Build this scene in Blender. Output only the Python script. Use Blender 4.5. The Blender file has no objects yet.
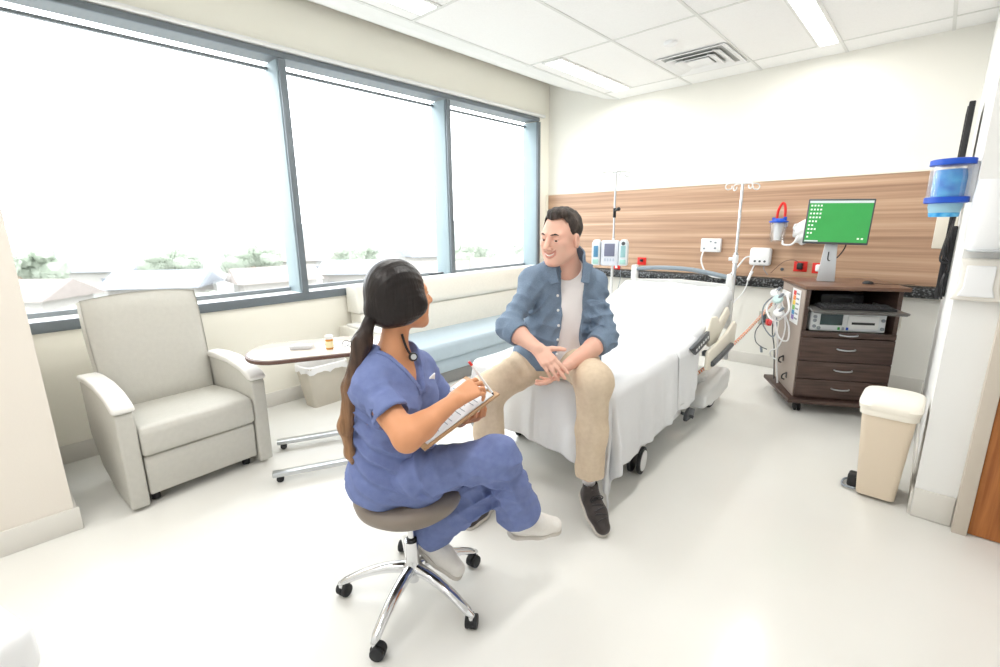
import bpy, bmesh, math, random
import numpy as np
from mathutils import Vector, Matrix, Euler

random.seed(4)
SC = bpy.context.scene
COL = SC.collection

# ------------------------------------------------------------------ camera
GS = 0.905          # the scene is drafted in units a little larger than metres; scaled at the end
cam_d = bpy.data.cameras.new('camera'); cam = bpy.data.objects.new('camera', cam_d); COL.objects.link(cam)
cam_d.sensor_width = 36; cam_d.lens = 16.891; cam_d.clip_start = 0.02; cam_d.clip_end = 800
_r = Vector((0.73890619, 0.6736965, -0.01227465)); _u = Vector((-0.14202189, 0.17352462, 0.97453527)); _f = Vector((-0.65867095, 0.71834688, -0.22389807))
M = Matrix((( _r.x, _u.x, -_f.x, 0), (_r.y, _u.y, -_f.y, 0), (_r.z, _u.z, -_f.z, 0), (0, 0, 0, 1)))
cam.matrix_world = Matrix.Translation((0, 0, 1.5)) @ M
SC.camera = cam

# ------------------------------------------------------------------ light and exposure
w = bpy.data.worlds.new('overcast_sky'); SC.world = w; w.use_nodes = True
w.node_tree.nodes['Background'].inputs[0].default_value = (0.93, 0.97, 1.0, 1)
w.node_tree.nodes['Background'].inputs[1].default_value = 4.2
LAMP_W = 11.0
SC.view_settings.view_transform = 'Standard'; SC.view_settings.look = 'None'
SC.view_settings.exposure = 0.40; SC.view_settings.gamma = 1.0; SC.view_settings.use_curve_mapping = False

# ------------------------------------------------------------------ helpers
def lin(c):
    return tuple(((x/255)/12.92 if x/255 <= 0.04045 else ((x/255+0.055)/1.055)**2.4) for x in c)

def mat(name, rgb, rough=0.5, metal=0.0, var=0.04, vs=6.0, bump=0.0, bs=60.0, rgb2=None, stretch=(1, 1, 1), coat=0.0, emit=0.0, alpha=1.0, trans=0.0, ior=1.45, spec=0.5, sheen=0.0, contrast=(0.3, 0.7)):
    m = bpy.data.materials.new(name); m.use_nodes = True
    nt = m.node_tree; b = nt.nodes['Principled BSDF']
    c = lin(rgb)
    tc = nt.nodes.new('ShaderNodeTexCoord'); mp = nt.nodes.new('ShaderNodeMapping'); mp.inputs['Scale'].default_value = stretch
    nt.links.new(tc.outputs['Object'], mp.inputs[0])
    n = nt.nodes.new('ShaderNodeTexNoise'); n.inputs['Scale'].default_value = vs; n.inputs['Detail'].default_value = 4
    nt.links.new(mp.outputs[0], n.inputs['Vector'])
    r = nt.nodes.new('ShaderNodeValToRGB'); r.color_ramp.elements[0].position = contrast[0]; r.color_ramp.elements[1].position = contrast[1]
    c2 = lin(rgb2) if rgb2 else tuple(min(1, x*(1+var)) for x in c)
    c1 = c if rgb2 else tuple(x*(1-var) for x in c)
    r.color_ramp.elements[0].color = (*c1, 1); r.color_ramp.elements[1].color = (*c2, 1)
    nt.links.new(n.outputs['Fac'], r.inputs[0]); nt.links.new(r.outputs[0], b.inputs['Base Color'])
    b.inputs['Roughness'].default_value = rough; b.inputs['Metallic'].default_value = metal
    b.inputs['IOR'].default_value = ior; b.inputs['Specular IOR Level'].default_value = spec
    if coat: b.inputs['Coat Weight'].default_value = coat; b.inputs['Coat Roughness'].default_value = 0.1
    if sheen: b.inputs['Sheen Weight'].default_value = sheen
    if trans: b.inputs['Transmission Weight'].default_value = trans
    if alpha < 1: b.inputs['Alpha'].default_value = alpha
    if emit: nt.links.new(r.outputs[0], b.inputs['Emission Color']); b.inputs['Emission Strength'].default_value = emit
    if bump:
        n2 = nt.nodes.new('ShaderNodeTexNoise'); n2.inputs['Scale'].default_value = bs; n2.inputs['Detail'].default_value = 3
        nt.links.new(mp.outputs[0], n2.inputs['Vector'])
        bp = nt.nodes.new('ShaderNodeBump'); bp.inputs['Strength'].default_value = bump; bp.inputs['Distance'].default_value = 0.01
        nt.links.new(n2.outputs['Fac'], bp.inputs['Height']); nt.links.new(bp.outputs[0], b.inputs['Normal'])
    return m

def V(*a): return Vector(a)

class MB:
    """collects shapes into one mesh"""
    def __init__(s): s.bm = bmesh.new(); s.mi = 0
    def _add(s, t, mtx=None):
        if mtx is not None: t.transform(mtx)
        for f in t.faces: f.material_index = s.mi
        me = bpy.data.meshes.new('t'); t.to_mesh(me); t.free(); s.bm.from_mesh(me); bpy.data.meshes.remove(me)
        return s
    def box(s, c, d, bev=0.0, seg=2, rot=None, taper=None):
        t = bmesh.new(); bmesh.ops.create_cube(t, size=1.0)
        for v in t.verts:
            k = 1.0
            if taper and v.co.z < 0: k = taper
            v.co = Vector((v.co.x*d[0]*k, v.co.y*d[1]*k, v.co.z*d[2]))
        if bev: bmesh.ops.bevel(t, geom=t.edges[:]+t.verts[:], offset=bev, segments=seg, affect='EDGES', profile=0.5)
        m = Matrix.Translation(c)
        if rot is not None: m = m @ (rot.to_matrix().to_4x4() if isinstance(rot, Euler) else rot)
        return s._add(t, m)
    def cyl(s, a, b, ra, rb=None, seg=20, bev=0.0):
        a = Vector(a); b = Vector(b); rb = ra if rb is None else rb
        t = bmesh.new(); d = b-a
        bmesh.ops.create_cone(t, cap_ends=True, segments=seg, radius1=ra, radius2=rb, depth=d.length)
        if bev:
            es = [e for e in t.edges if abs(e.verts[0].co.z-e.verts[1].co.z) < 1e-6 and len(e.link_faces) == 2]
            bmesh.ops.bevel(t, geom=es, offset=bev, segments=2, affect='EDGES', profile=0.5)
        q = d.to_track_quat('Z', 'Y').to_matrix().to_4x4()
        return s._add(t, Matrix.Translation((a+b)/2) @ q)
    def sph(s, c, r, sc=(1, 1, 1), seg=20, rot=None):
        t = bmesh.new(); bmesh.ops.create_uvsphere(t, u_segments=seg, v_segments=seg//2+2, radius=r)
        m = Matrix.Translation(c)
        if rot is not None: m = m @ rot.to_matrix().to_4x4()
        return s._add(t, m @ Matrix.Diagonal((*sc, 1)))
    def lathe(s, prof, c=(0, 0, 0), seg=28, axis=None, sx=1.0, sy=1.0):
        t = bmesh.new(); rings = []
        for r, z in prof:
            rings.append([t.verts.new((r*math.cos(2*math.pi*i/seg)*sx, r*math.sin(2*math.pi*i/seg)*sy, z)) for i in range(seg)])
        for a, b in zip(rings, rings[1:]):
            for i in range(seg): t.faces.new((a[i], a[(i+1) % seg], b[(i+1) % seg], b[i]))
        if prof[0][0] > 1e-5: t.faces.new(rings[0][::-1])
        if prof[-1][0] > 1e-5: t.faces.new(rings[-1])
        bmesh.ops.remove_doubles(t, verts=t.verts[:], dist=1e-6)
        m = Matrix.Translation(c)
        if axis is not None: m = m @ Vector(axis).to_track_quat('Z', 'Y').to_matrix().to_4x4()
        return s._add(t, m)
    def prism(s, poly, a, b, plane='xz', bev=0.0, seg=2, mtx=None):
        """extrude a 2d outline from a to b along the third axis"""
        t = bmesh.new()
        def P(p, h):
            return {'xz': (p[0], h, p[1]), 'yz': (h, p[0], p[1]), 'xy': (p[0], p[1], h)}[plane]
        A = [t.verts.new(P(p, a)) for p in poly]; B = [t.verts.new(P(p, b)) for p in poly]
        t.faces.new(A); t.faces.new(B[::-1]); n = len(poly)
        for i in range(n): t.faces.new((A[i], B[i], B[(i+1) % n], A[(i+1) % n]))
        bmesh.ops.recalc_face_normals(t, faces=t.faces[:])
        if bev:
            es = [e for e in t.edges if len(e.link_faces) == 2 and e.calc_face_angle(0) > 0.45]
            bmesh.ops.bevel(t, geom=es, offset=bev, segments=seg, affect='EDGES', profile=0.5)
        return s._add(t, mtx)
    def tube(s, pts, r, seg=8, res=6, closed=False):
        pts = [Vector(p) for p in pts]; n = len(pts)
        P = []
        if res > 1 and n > 2:
            for i in range(n if closed else n-1):
                g = (lambda k: pts[k % n]) if closed else (lambda k: pts[max(0, min(n-1, k))])
                p0, p1, p2, p3 = g(i-1), g(i), g(i+1), g(i+2)
                for j in range(res):
                    u = j/res
                    P.append(0.5*((2*p1)+(-p0+p2)*u+(2*p0-5*p1+4*p2-p3)*u*u+(-p0+3*p1-3*p2+p3)*u**3))
            if not closed: P.append(pts[-1])
        else: P = pts
        t = bmesh.new(); rings = []; m = len(P); up = None
        for i, p in enumerate(P):
            d = (P[(i+1) % m]-P[i-1]) if closed else (P[min(i+1, m-1)]-P[max(i-1, 0)])
            d = d.normalized() if d.length > 1e-9 else V(0, 0, 1)
            if up is None: up = d.orthogonal().normalized()
            up = (up-d*up.dot(d)); up = up.normalized() if up.length > 1e-6 else d.orthogonal().normalized()
            sd = d.cross(up)
            rr = r(i/(m-1)) if callable(r) else r
            rings.append([t.verts.new(p+(up*math.cos(2*math.pi*k/seg)+sd*math.sin(2*math.pi*k/seg))*rr) for k in range(seg)])
        for i in range(m if closed else m-1):
            a, b = rings[i], rings[(i+1) % m]
            for k in range(seg): t.faces.new((a[k], a[(k+1) % seg], b[(k+1) % seg], b[k]))
        if not closed: t.faces.new(rings[0][::-1]); t.faces.new(rings[-1])
        return s._add(t)
    def build(s, name, mats, parent=None, smooth=True, angle=0.6, **tags):
        me = bpy.data.meshes.new(name)
        bmesh.ops.recalc_face_normals(s.bm, faces=s.bm.faces[:])
        s.bm.to_mesh(me); s.bm.free()
        for m in (mats if isinstance(mats, (list, tuple)) else [mats]): me.materials.append(m)
        if smooth:
            me.polygons.foreach_set('use_smooth', [True]*len(me.polygons)); me.set_sharp_from_angle(angle=angle)
        o = bpy.data.objects.new(name, me); COL.objects.link(o)
        if parent: o.parent = parent
        tag(o, **tags)
        return o

def tag(o, label=None, cat=None, group=None, kind=None):
    if label: o['label'] = label
    if cat: o['category'] = cat
    if group: o['group'] = group
    if kind: o['kind'] = kind
    return o

def empty(name, loc, rz=0.0, label=None, cat=None, group=None):
    o = bpy.data.objects.new(name, None); COL.objects.link(o); o.location = loc; o.rotation_euler = (0, 0, rz)
    o.empty_display_size = 0.1
    return tag(o, label, cat, group)

def kids(o): return [c for c in COL.objects if c.parent == o]
def copy_tree(o, parent=None):
    c = o.copy(); COL.objects.link(c)
    if parent: c.parent = parent
    for ch in kids(o): copy_tree(ch, c)
    return c

def struct(name, mb, m, **k):
    return mb.build(name, m, kind='structure', **k)

FONT = {}
def text_obj(name, s, size, m, mtx, parent=None, **t):
    cu = bpy.data.curves.new(name, 'FONT'); cu.body = s; cu.size = size; cu.extrude = 0.0004; cu.align_x = 'CENTER'; cu.align_y = 'CENTER'
    o = bpy.data.objects.new(name, cu)
    dg = bpy.context.evaluated_depsgraph_get(); COL.objects.link(o); dg.update()
    me = bpy.data.meshes.new_from_object(o.evaluated_get(dg)); bpy.data.objects.remove(o)
    me.name = name; me.materials.clear(); me.materials.append(m); me.transform(mtx)
    o = bpy.data.objects.new(name, me); COL.objects.link(o)
    if parent: o.parent = parent
    return tag(o, **t)

# ------------------------------------------------------------------ materials
m_wall = mat('cream_paint', (240, 238, 230), 0.7, var=0.01, vs=2, bump=0.03, bs=120)
m_wallb = mat('upper_cream_paint', (247, 244, 232), 0.7, var=0.01, vs=2, bump=0.03, bs=120)
m_wallw = mat('white_paint', (238, 238, 236), 0.6, var=0.01, vs=2, bump=0.03, bs=120)
m_wallp = mat('warm_paint', (233, 226, 216), 0.7, var=0.01, vs=2, bump=0.03, bs=120)
m_ceil = mat('ceiling_tile', (249, 249, 248), 0.9, var=0.02, vs=90, bump=0.15, bs=260)
m_grid = mat('ceiling_grid_metal', (226, 227, 224), 0.5, var=0.01)
m_floor = mat('vinyl_floor', (232, 231, 226), 0.16, var=0.02, vs=1.2, rgb2=None, spec=0.42, bump=0.008, bs=14)
m_base = mat('rubber_baseboard', (224, 221, 214), 0.5, var=0.01)
m_alu = mat('window_aluminium', (130, 136, 140), 0.42, metal=0.25, var=0.03)
m_alud = mat('dark_window_aluminium', (112, 120, 126), 0.45, metal=0.2, var=0.03)
m_reveal = mat('pale_window_reveal', (150, 166, 172), 0.45, metal=0.1, var=0.02)
m_sill = mat('white_sill', (235, 236, 234), 0.4, var=0.01)
m_white = mat('white_plastic', (238, 239, 240), 0.35, var=0.01)
m_whitem = mat('white_enamel', (232, 233, 232), 0.3, var=0.01)
m_cream = mat('cream_plastic', (235, 229, 214), 0.4, var=0.01)
m_black = mat('black_plastic', (34, 34, 36), 0.4, var=0.1)
m_rubber = mat('black_rubber', (40, 41, 44), 0.6, var=0.1)
m_grey = mat('grey_plastic', (140, 148, 156), 0.45, var=0.03)
m_dgrey = mat('dark_grey_plastic', (84, 88, 92), 0.45, var=0.05)
m_chrome = mat('chrome', (222, 223, 226), 0.09, metal=1.0, var=0.02)
m_steel = mat('brushed_steel', (196, 199, 202), 0.28, metal=0.9, var=0.03)
m_red = mat('red_plastic', (222, 44, 36), 0.4, var=0.05)
m_blue = mat('blue_plastic', (24, 84, 200), 0.35, var=0.05)
m_clear = mat('clear_plastic', (240, 246, 250), 0.08, trans=0.85, var=0.0, alpha=0.25)
m_glass = mat('window_glass', (252, 254, 254), 0.0, trans=1.0, var=0.0, alpha=0.25, ior=1.02)

def wood_panel():
    m = bpy.data.materials.new('striped_wood_veneer'); m.use_nodes = True; nt = m.node_tree; b = nt.nodes['Principled BSDF']
    tc = nt.nodes.new('ShaderNodeTexCoord'); mp = nt.nodes.new('ShaderNodeMapping'); mp.inputs['Scale'].default_value = (0.22, 1, 15)
    nt.links.new(tc.outputs['Object'], mp.inputs[0])
    n = nt.nodes.new('ShaderNodeTexNoise'); n.inputs['Scale'].default_value = 1.6; n.inputs['Detail'].default_value = 5; n.inputs['Roughness'].default_value = 0.6
    nt.links.new(mp.outputs[0], n.inputs['Vector'])
    r = nt.nodes.new('ShaderNodeValToRGB'); e = r.color_ramp.elements
    e[0].position = 0.30; e[0].color = (*lin((154, 120, 96)), 1); e[1].position = 0.72; e[1].color = (*lin((214, 186, 160)), 1)
    k = e.new(0.47); k.color = (*lin((182, 147, 120)), 1); k = e.new(0.56); k.color = (*lin((195, 160, 132)), 1)
    nt.links.new(n.outputs['Fac'], r.inputs[0]); nt.links.new(r.outputs[0], b.inputs['Base Color'])
    b.inputs['Roughness'].default_value = 0.38
    return m
m_panel = wood_panel()
m_granite = mat('dark_speckled_stone', (34, 36, 38), 0.25, rgb2=(150, 154, 156), vs=55, contrast=(0.5, 0.72))
m_door = mat('oak_door', (156, 92, 44), 0.4, rgb2=(196, 126, 68), vs=5, stretch=(9, 9, 0.5))
m_cart = mat('espresso_laminate', (62, 47, 42), 0.42, rgb2=(92, 72, 64), vs=4, stretch=(1, 1, 14))
m_carttop = mat('espresso_top', (104, 76, 62), 0.3, rgb2=(126, 94, 76), vs=4, stretch=(1, 10, 1))
m_cartside = mat('taupe_laminate', (166, 152, 142), 0.4, var=0.03)
m_vinyl = mat('taupe_vinyl', (198, 196, 188), 0.5, var=0.025, vs=40, bump=0.12, bs=240)
m_vinyll = mat('pale_arm_vinyl', (228, 226, 221), 0.4, var=0.02, vs=20)
m_sofac = mat('cream_vinyl', (232, 229, 219), 0.5, var=0.02, vs=40, bump=0.08, bs=200)
m_sofab = mat('blue_vinyl', (180, 196, 206), 0.42, var=0.02, vs=20)
m_tabtop = mat('overbed_laminate', (216, 208, 198), 0.14, var=0.02, vs=5, stretch=(1, 1, 1))
m_tabedge = mat('brown_edge_band', (98, 72, 62), 0.4, var=0.03)
m_stoolv = mat('mushroom_vinyl', (137, 126, 116), 0.4, var=0.02, vs=20)
m_sheet = mat('white_cotton', (226, 227, 229), 0.85, var=0.01, vs=60, bump=0.05, bs=180)
m_bin = mat('beige_bin_plastic', (230, 214, 192), 0.4, var=0.01)
m_binlid = mat('ivory_lid_plastic', (243, 237, 224), 0.38, var=0.01)

# ------------------------------------------------------------------ room shell
X0, Y1, ZC = -4.05, 5.44, 2.95
struct('floor', MB().box((-1.3, 1.9, -0.05), (6.2, 7.4, 0.1)), m_floor, smooth=False)
struct('ceiling', MB().box((-0.73, 1.97, ZC+0.04), (4.66, 7.14, 0.08)), m_ceil, smooth=False)
mb = MB()
for x in (-2.17, -1.49, -0.81, -0.13, 0.55): mb.box((x, 1.97, ZC-0.002), (0.022, 6.94, 0.006))
for y in (5.10, 3.75, 2.40, 1.05, -0.30): mb.box((-0.73, y, ZC-0.002), (4.64, 0.022, 0.005))
mb.box((-3.03, 1.97, ZC-0.002), (0.03, 6.94, 0.006))
struct('trim_1', mb, m_grid, smooth=False)                      # suspended ceiling grid
cove = [(-3.975, 3.32), (-3.975, 3.27), (-3.72, 3.185), (-3.72, 3.165), (-3.56, 3.12), (-3.50, 3.125), (-3.50, 3.09), (-3.30, 3.02), (-3.24, 3.03), (-3.24, 2.99), (-3.06, 2.95), (-3.06, 3.05)]
struct('trim_2', MB().prism(cove, -1.5, 5.44, 'xz'), m_wallw, smooth=False)
struct('cove_light_cap', MB().box((-3.6, 1.97, 3.45), (1.3, 7.14, 0.10)).box((-3.04, 1.97, 3.23), (0.05, 7.14, 0.42)), m_wallw, smooth=False)  # unseen cap added to keep sky light from leaking over the cove
struct('wall_back', MB().box((-1.9, Y1+0.06, 1.65), (4.6, 0.12, 3.5)), m_wall, smooth=False)
mb = MB()
mb.box((X0-0.12, 1.97, 0.44), (0.24, 7.0, 0.88)).box((X0-0.12, 1.97, 3.13), (0.24, 7.0, 0.54)).box((X0-0.12, 5.34, 1.87), (0.24, 0.24, 1.98))
struct('wall_left', mb, m_wallb, smooth=False)
struct('wall_front', MB().box((-3.62, -0.72, 1.7), (1.12, 1.64, 3.4)), m_wallp, smooth=False)
struct('wall_right', MB().box((0.16, 4.27, 1.5), (0.12, 2.34, 3.0)), m_wallw, smooth=False)
mb = MB(); mb.box((0.18, 3.11, 1.5), (0.16, 0.12, 3.0)).box((1.5, 3.11, 1.5), (0.6, 0.12, 3.0)).box((0.74, 3.11, 2.75), (1.0, 0.12, 0.5))
struct('wall_divider', mb, m_wallw, smooth=False)
struct('wall_rear', MB().box((-0.7, -1.6, 1.65), (5.3, 0.12, 3.5)), m_wallw, smooth=False)
struct('wall_side', MB().box((1.76, 0.78, 1.65), (0.12, 4.7, 3.5)), m_wallw, smooth=False)
BB = 0.125
mb = MB(); mb.box((-1.97, Y1-0.006, BB/2), (4.14, 0.012, BB), 0.003); struct('baseboard_back', mb, m_base)
mb = MB(); mb.box((X0+0.006, 2.77, BB/2), (0.012, 5.3, BB), 0.003); struct('baseboard_left', mb, m_base)
mb = MB(); mb.box((-3.054, -0.7, BB/2), (0.012, 1.64, BB), 0.003).box((-3.55, 0.106, BB/2), (1.0, 0.012, BB), 0.003); struct('baseboard_front', mb, m_base)
mb = MB(); mb.box((0.178, 3.044, 0.08), (0.152, 0.012, 0.155), 0.003).box((0.094, 4.2, BB/2), (0.012, 2.3, BB), 0.003); struct('baseboard_right', mb, m_base)
# door with its frame
mb = MB(); mb.box((0.285, 3.06, 1.22), (0.055, 0.14, 2.44), 0.004).box((1.19, 3.06, 1.22), (0.055, 0.14, 2.44), 0.004).box((0.74, 3.06, 2.47), (0.96, 0.14, 0.06), 0.004)
struct('trim_3', mb, mat('taupe_door_frame', (206, 196, 182), 0.45, var=0.01))
d1 = struct('door_1', MB().box((0.738, 3.04, 1.222), (0.845, 0.045, 2.434), 0.003), m_door)
mb = MB(); mb.cyl((1.09, 3.02, 1.0), (1.09, 2.96, 1.0), 0.012).cyl((1.09, 2.965, 1.0), (0.97, 2.965, 1.0), 0.010).cyl((1.09, 3.02, 1.0), (1.09, 3.01, 1.0), 0.03)
h = mb.build('door_handle', m_steel); h.parent = d1
# wood panel and stone ledge on the headwall
struct('trim_4', MB().box((-1.97, Y1-0.02, 1.425), (4.1, 0.04, 0.95), 0.002), m_panel, smooth=False)
struct('trim_5', MB().box((-4.035, Y1-0.03, 1.415), (0.03, 0.06, 0.97), 0.002).box((-1.97, Y1-0.024, 1.903), (4.12, 0.05, 0.012)), m_cream)
struct('trim_6', MB().box((-1.97, Y1-0.04, 0.895), (4.12, 0.08, 0.09), 0.004), m_granite)

# windows
yA, yB = -0.3, 5.22
mb = MB()
mb.box((X0+0.004, (yA+yB)/2, 0.915), (0.03, yB-yA, 0.07), 0.003)
mb.box((X0+0.0, (yA+yB)/2, 2.84), (0.03, yB-yA, 0.045), 0.003)
for y in (1.88, 3.63, 5.205): mb.box((X0+0.002, y, 1.87), (0.035, 0.055, 1.88), 0.003)
struct('window_1', mb, m_alud)
fr = bpy.data.objects['window_1']
mb = MB()
for y in (1.87, 3.62, 5.20): mb.box((X0-0.12, y, 1.87), (0.22, 0.05, 1.88), 0.002)
mb.build('window_reveal', m_reveal, fr)
mb = MB()
mb.box((X0-0.115, (yA+yB)/2, 0.925), (0.25, yB-yA, 0.05), 0.003)
mb.build('window_sill', m_sill, fr)
mb = MB(); mb.box((X0-0.115, (yA+yB)/2, 2.845), (0.22, yB-yA, 0.03)).box((X0-0.20, (yA+yB)/2, 2.775), (0.03, yB-yA, 0.02)).box((X0-0.22, (yA+yB)/2, 0.965), (0.03, yB-yA, 0.035))
mb.build('window_header', m_alu, fr)
for i, (a, b) in enumerate(((-0.3, 1.85), (1.90, 3.60), (3.65, 5.18))):
    MB().box((X0-0.215, (a+b)/2, 1.87), (0.006, b-a, 1.83)).build('window_pane', m_glass, fr, smooth=False)
# roller shade valance hardly visible above the panes
struct('trim_7', MB().box((X0+0.015, (yA+yB)/2+0.1, 2.885), (0.05, yB-yA, 0.035), 0.012, 3), m_wallw)

# ------------------------------------------------------------------ ceiling fixtures
m_lampf = mat('lamp_frame', (228, 229, 226), 0.4, var=0.01)
m_lens = mat('lit_diffuser', (255, 255, 252), 0.5, var=0.0, emit=2.2)
def lamp(cx, y0, y1, wd, label):
    t = empty('ceiling_light', (cx, (y0+y1)/2, ZC), 0, label, 'ceiling light', 'linear ceiling lights')
    L = y1-y0; f = MB()
    f.box((0, 0, -0.004), (wd+0.05, L+0.05, 0.012), 0.003)
    f.build('frame', m_lampf, t)
    MB().box((0, 0, -0.012), (wd, L, 0.010), 0.004).build('diffuser', m_lens, t)
    ld = bpy.data.lights.new('lamp_glow', 'AREA'); ld.shape = 'RECTANGLE'; ld.size = wd; ld.size_y = L; ld.energy = LAMP_W; ld.color = (1.0, 0.985, 0.955)
    lo = bpy.data.objects.new('lamp_glow', ld); COL.objects.link(lo); lo.parent = t; lo.location = (0, 0, -0.021)
lamp(-2.79, 3.80, 5.08, 0.17, 'slim lit ceiling strip nearest the window and head wall')
lamp(-0.89, 3.78, 5.07, 0.13, 'slim lit ceiling strip above the wheeled cart, right of the air vent')
lamp(-2.79, 1.10, 2.36, 0.17, 'slim lit ceiling strip at the top edge, above the sofa')
lamp(-0.89, 1.10, 2.36, 0.13, 'slim lit ceiling strip overhead, nearer than the one over the cart')
lamp(-0.89, -1.35, -0.05, 0.13, 'slim ceiling strip added for fill light behind the viewpoint, right')  # added out of view to brighten the room
lamp(-2.10, -1.35, -0.05, 0.13, 'slim ceiling strip added for fill light behind the viewpoint, left')  # second added fill strip, also unseen
v = empty('ceiling_vent', (-1.82, 4.74, ZC), 0, 'square white louvred air vent in the ceiling', 'vent')
mb = MB()
for k, (s, z) in enumerate(((0.60, -0.004), (0.44, -0.012), (0.30, -0.02))):
    for a in range(4):
        c, sn = math.cos(a*math.pi/2), math.sin(a*math.pi/2)
        mb.box((c*s/2*0.93, sn*s/2*0.93, z), (0.07 if a % 2 == 0 else s, s if a % 2 == 0 else 0.07, 0.008), 0.002, rot=Euler((0, 0, 0)) if 0 else Euler((-sn*0.3, c*0.3, 0)))
mb.build('louvre', m_white, v)
MB().box((0, 0, -0.022), (0.2, 0.2, 0.01), 0.002).build('center_plate', m_white, v)
MB().box((0, 0, -0.001), (0.55, 0.55, 0.004)).build('duct_opening', mat('duct_dark', (180, 182, 180), 0.8), v)
tag(MB().lathe([(0.055, 0), (0.055, -0.012), (0.045, -0.025), (0.0, -0.03)], (-1.84, 4.12, ZC)).build('sprinkler_cover', m_white), 'small round white cover plate on the ceiling beside the vent', 'ceiling cover')

# ------------------------------------------------------------------ outside, several floors below; pale colours stand in for haze
m_ground = mat('pale_street', (164, 162, 158), 0.9, rgb2=(150, 153, 149), vs=0.06)
m_leaf = mat('haze_pale_leaves', (134, 144, 128), 0.9, rgb2=(160, 166, 154), vs=2.2, bump=0.3, bs=3)  # leaf colour paled and greyed in place of distance haze
m_trunk = mat('pale_bark', (170, 156, 140), 0.9)
m_roof = mat('pale_tiles', (142, 134, 129), 0.9, var=0.05, vs=2)
m_roofg = mat('pale_grey_roof', (140, 144, 150), 0.9, var=0.05, vs=2)
m_stucco = mat('pale_stucco', (168, 165, 160), 0.9, var=0.03, vs=1)
m_hwin = mat('house_window', (104, 112, 124), 0.4)
GZ = -9.0
struct('ground', MB().box((-200, 60, GZ-0.5), (380, 420, 1)), m_ground, smooth=False)
mb = MB()
for k in range(26):
    a = math.radians(20+3.2*k); mb.sph((-math.sin(a)*230, math.cos(a)*230, GZ), 16, (1.6, 1.6, 0.62+0.22*math.sin(k*2.3)), 16)
struct('hills', mb, mat('pale_hill', (146, 151, 150), 0.95, rgb2=(154, 157, 155), vs=0.05))
def ext(px_dir, dist):  # direction angle (radians left of +y) and distance from the window
    return V(-math.sin(px_dir)*dist, math.cos(px_dir)*dist, GZ)
rg = random.Random(11)
houses = [(88, 70, 9.5, 'a'), (78, 72, 9.5, 'g'), (68, 70, 9, 'a'), (59, 76, 9.5, 'g'), (50.5, 70, 9, 'a'), (42, 76, 9, 'a'), (34, 70, 8, 'g'), (83, 112, 20, 'g'), (66, 114, 20, 'a'), (49, 118, 20, 'g'), (35, 108, 18, 'a')]
roofn = {'a': 'sand coloured', 'g': 'pale grey'}
where = ['far left of the left window', 'behind the recliner, near row', 'left of the first mullion', 'just right of the first mullion', 'middle of the second window', 'in the right window, left of the man', 'at the right end of the right window', 'in the back row behind the recliner', 'in the back row beside the first mullion', 'in the back row of the second window', 'in the back row of the right window']
for (dg_, ds, wd, k), wh in zip(houses, where):
    p = ext(math.radians(dg_), ds)
    t = empty('house', p, math.radians(rg.uniform(0, 90)), '%s roofed low house outside, %s' % (roofn[k], wh), 'house', 'houses outside the windows')
    MB().box((0, 0, 2.0), (wd, wd*0.62, 4.0)).build('wall', m_stucco, t, smooth=False)
    hw, hd = wd/2+0.8, wd*0.31+0.8
    rb = MB(); rb.prism([(-hd, 3.8), (hd, 3.8), (0, 3.8+hd*0.5)], -hw, hw, 'yz'); rb.build('roof', m_roof if k == 'a' else m_roofg, t, smooth=False)
    for sx in (-0.3, 0.0, 0.3):
        for sy in (-1, 1):
            MB().box((sx*wd, sy*wd*0.31, 2.0), (1.4, 0.1, 1.3)).build('window', m_hwin, t, smooth=False)
def leaf_clump(seed, r=1.0):
    g = random.Random(seed); mb = MB()
    for k in range(30):
        a, b, c = g.uniform(-1, 1), g.uniform(-1, 1), g.uniform(-0.5, 1)
        t = bmesh.new(); bmesh.ops.create_icosphere(t, subdivisions=3, radius=g.uniform(0.2, 0.4)*r)
        for v in t.verts: v.co *= 1+0.22*math.sin(7*v.co.x/r+k)*math.sin(8*v.co.y/r)*math.cos(6*v.co.z/r)+g.uniform(-0.16, 0.16)
        mb._add(t, Matrix.Translation((a*0.72*r, b*0.72*r, c*0.6*r)))
    return mb
m_tree_pos = [(91, 47, 2.7), (83, 50, 2.4), (76, 46, 2.7), (70.5, 52, 2.0), (66.5, 46, 1.8), (62, 53, 2.0), (56.5, 47, 2.6), (50.5, 44, 2.2), (45.5, 52, 2.4), (41, 44, 1.9), (36, 54, 3.2), (31, 45, 2.2), (88, 93, 4.4), (77, 94, 4.0), (70, 91, 4.2), (59, 95, 3.8), (46, 95, 4.0), (38.5, 93, 4.0)]
tw = ['at the far left of the left window', 'left of the recliner top', 'directly over the recliner top', 'over the right corner of the recliner', 'left of the first mullion', 'against the first mullion', 'just right of the first mullion', "left of the seated woman's hair", "above the seated woman's hair", 'against the second mullion', 'tallest in the right window', "nearest the man's shoulder in the right window"]
proto = None
for i, (dg_, ds, r) in enumerate(m_tree_pos):
    lab = ('pale round tree outside, near row, ' + tw[i]) if i < 12 else ('pale tree outside beyond the roofs, ' + ['far left', 'behind the recliner', 'near the first mullion', 'left half of the second window', 'right half of the second window', 'in the right window'][i-12])
    t = empty('tree', ext(math.radians(dg_), ds), rg.uniform(0, 6), lab, 'tree', 'trees outside the windows')
    if proto is None:
        c = leaf_clump(3).build('crown', m_leaf, t); b = MB().cyl((0, 0, 0), (0, 0, 1.0), 0.10, 0.07).build('trunk', m_trunk, t)
        proto = (c, b)
    else:
        c = proto[0].copy(); b = proto[1].copy(); COL.objects.link(c); COL.objects.link(b); c.parent = t; b.parent = t
    c.scale = (r, r, r*0.9); c.location = (0, 0, r*1.0+0.8); b.scale = (r, r, r+0.3)

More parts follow.
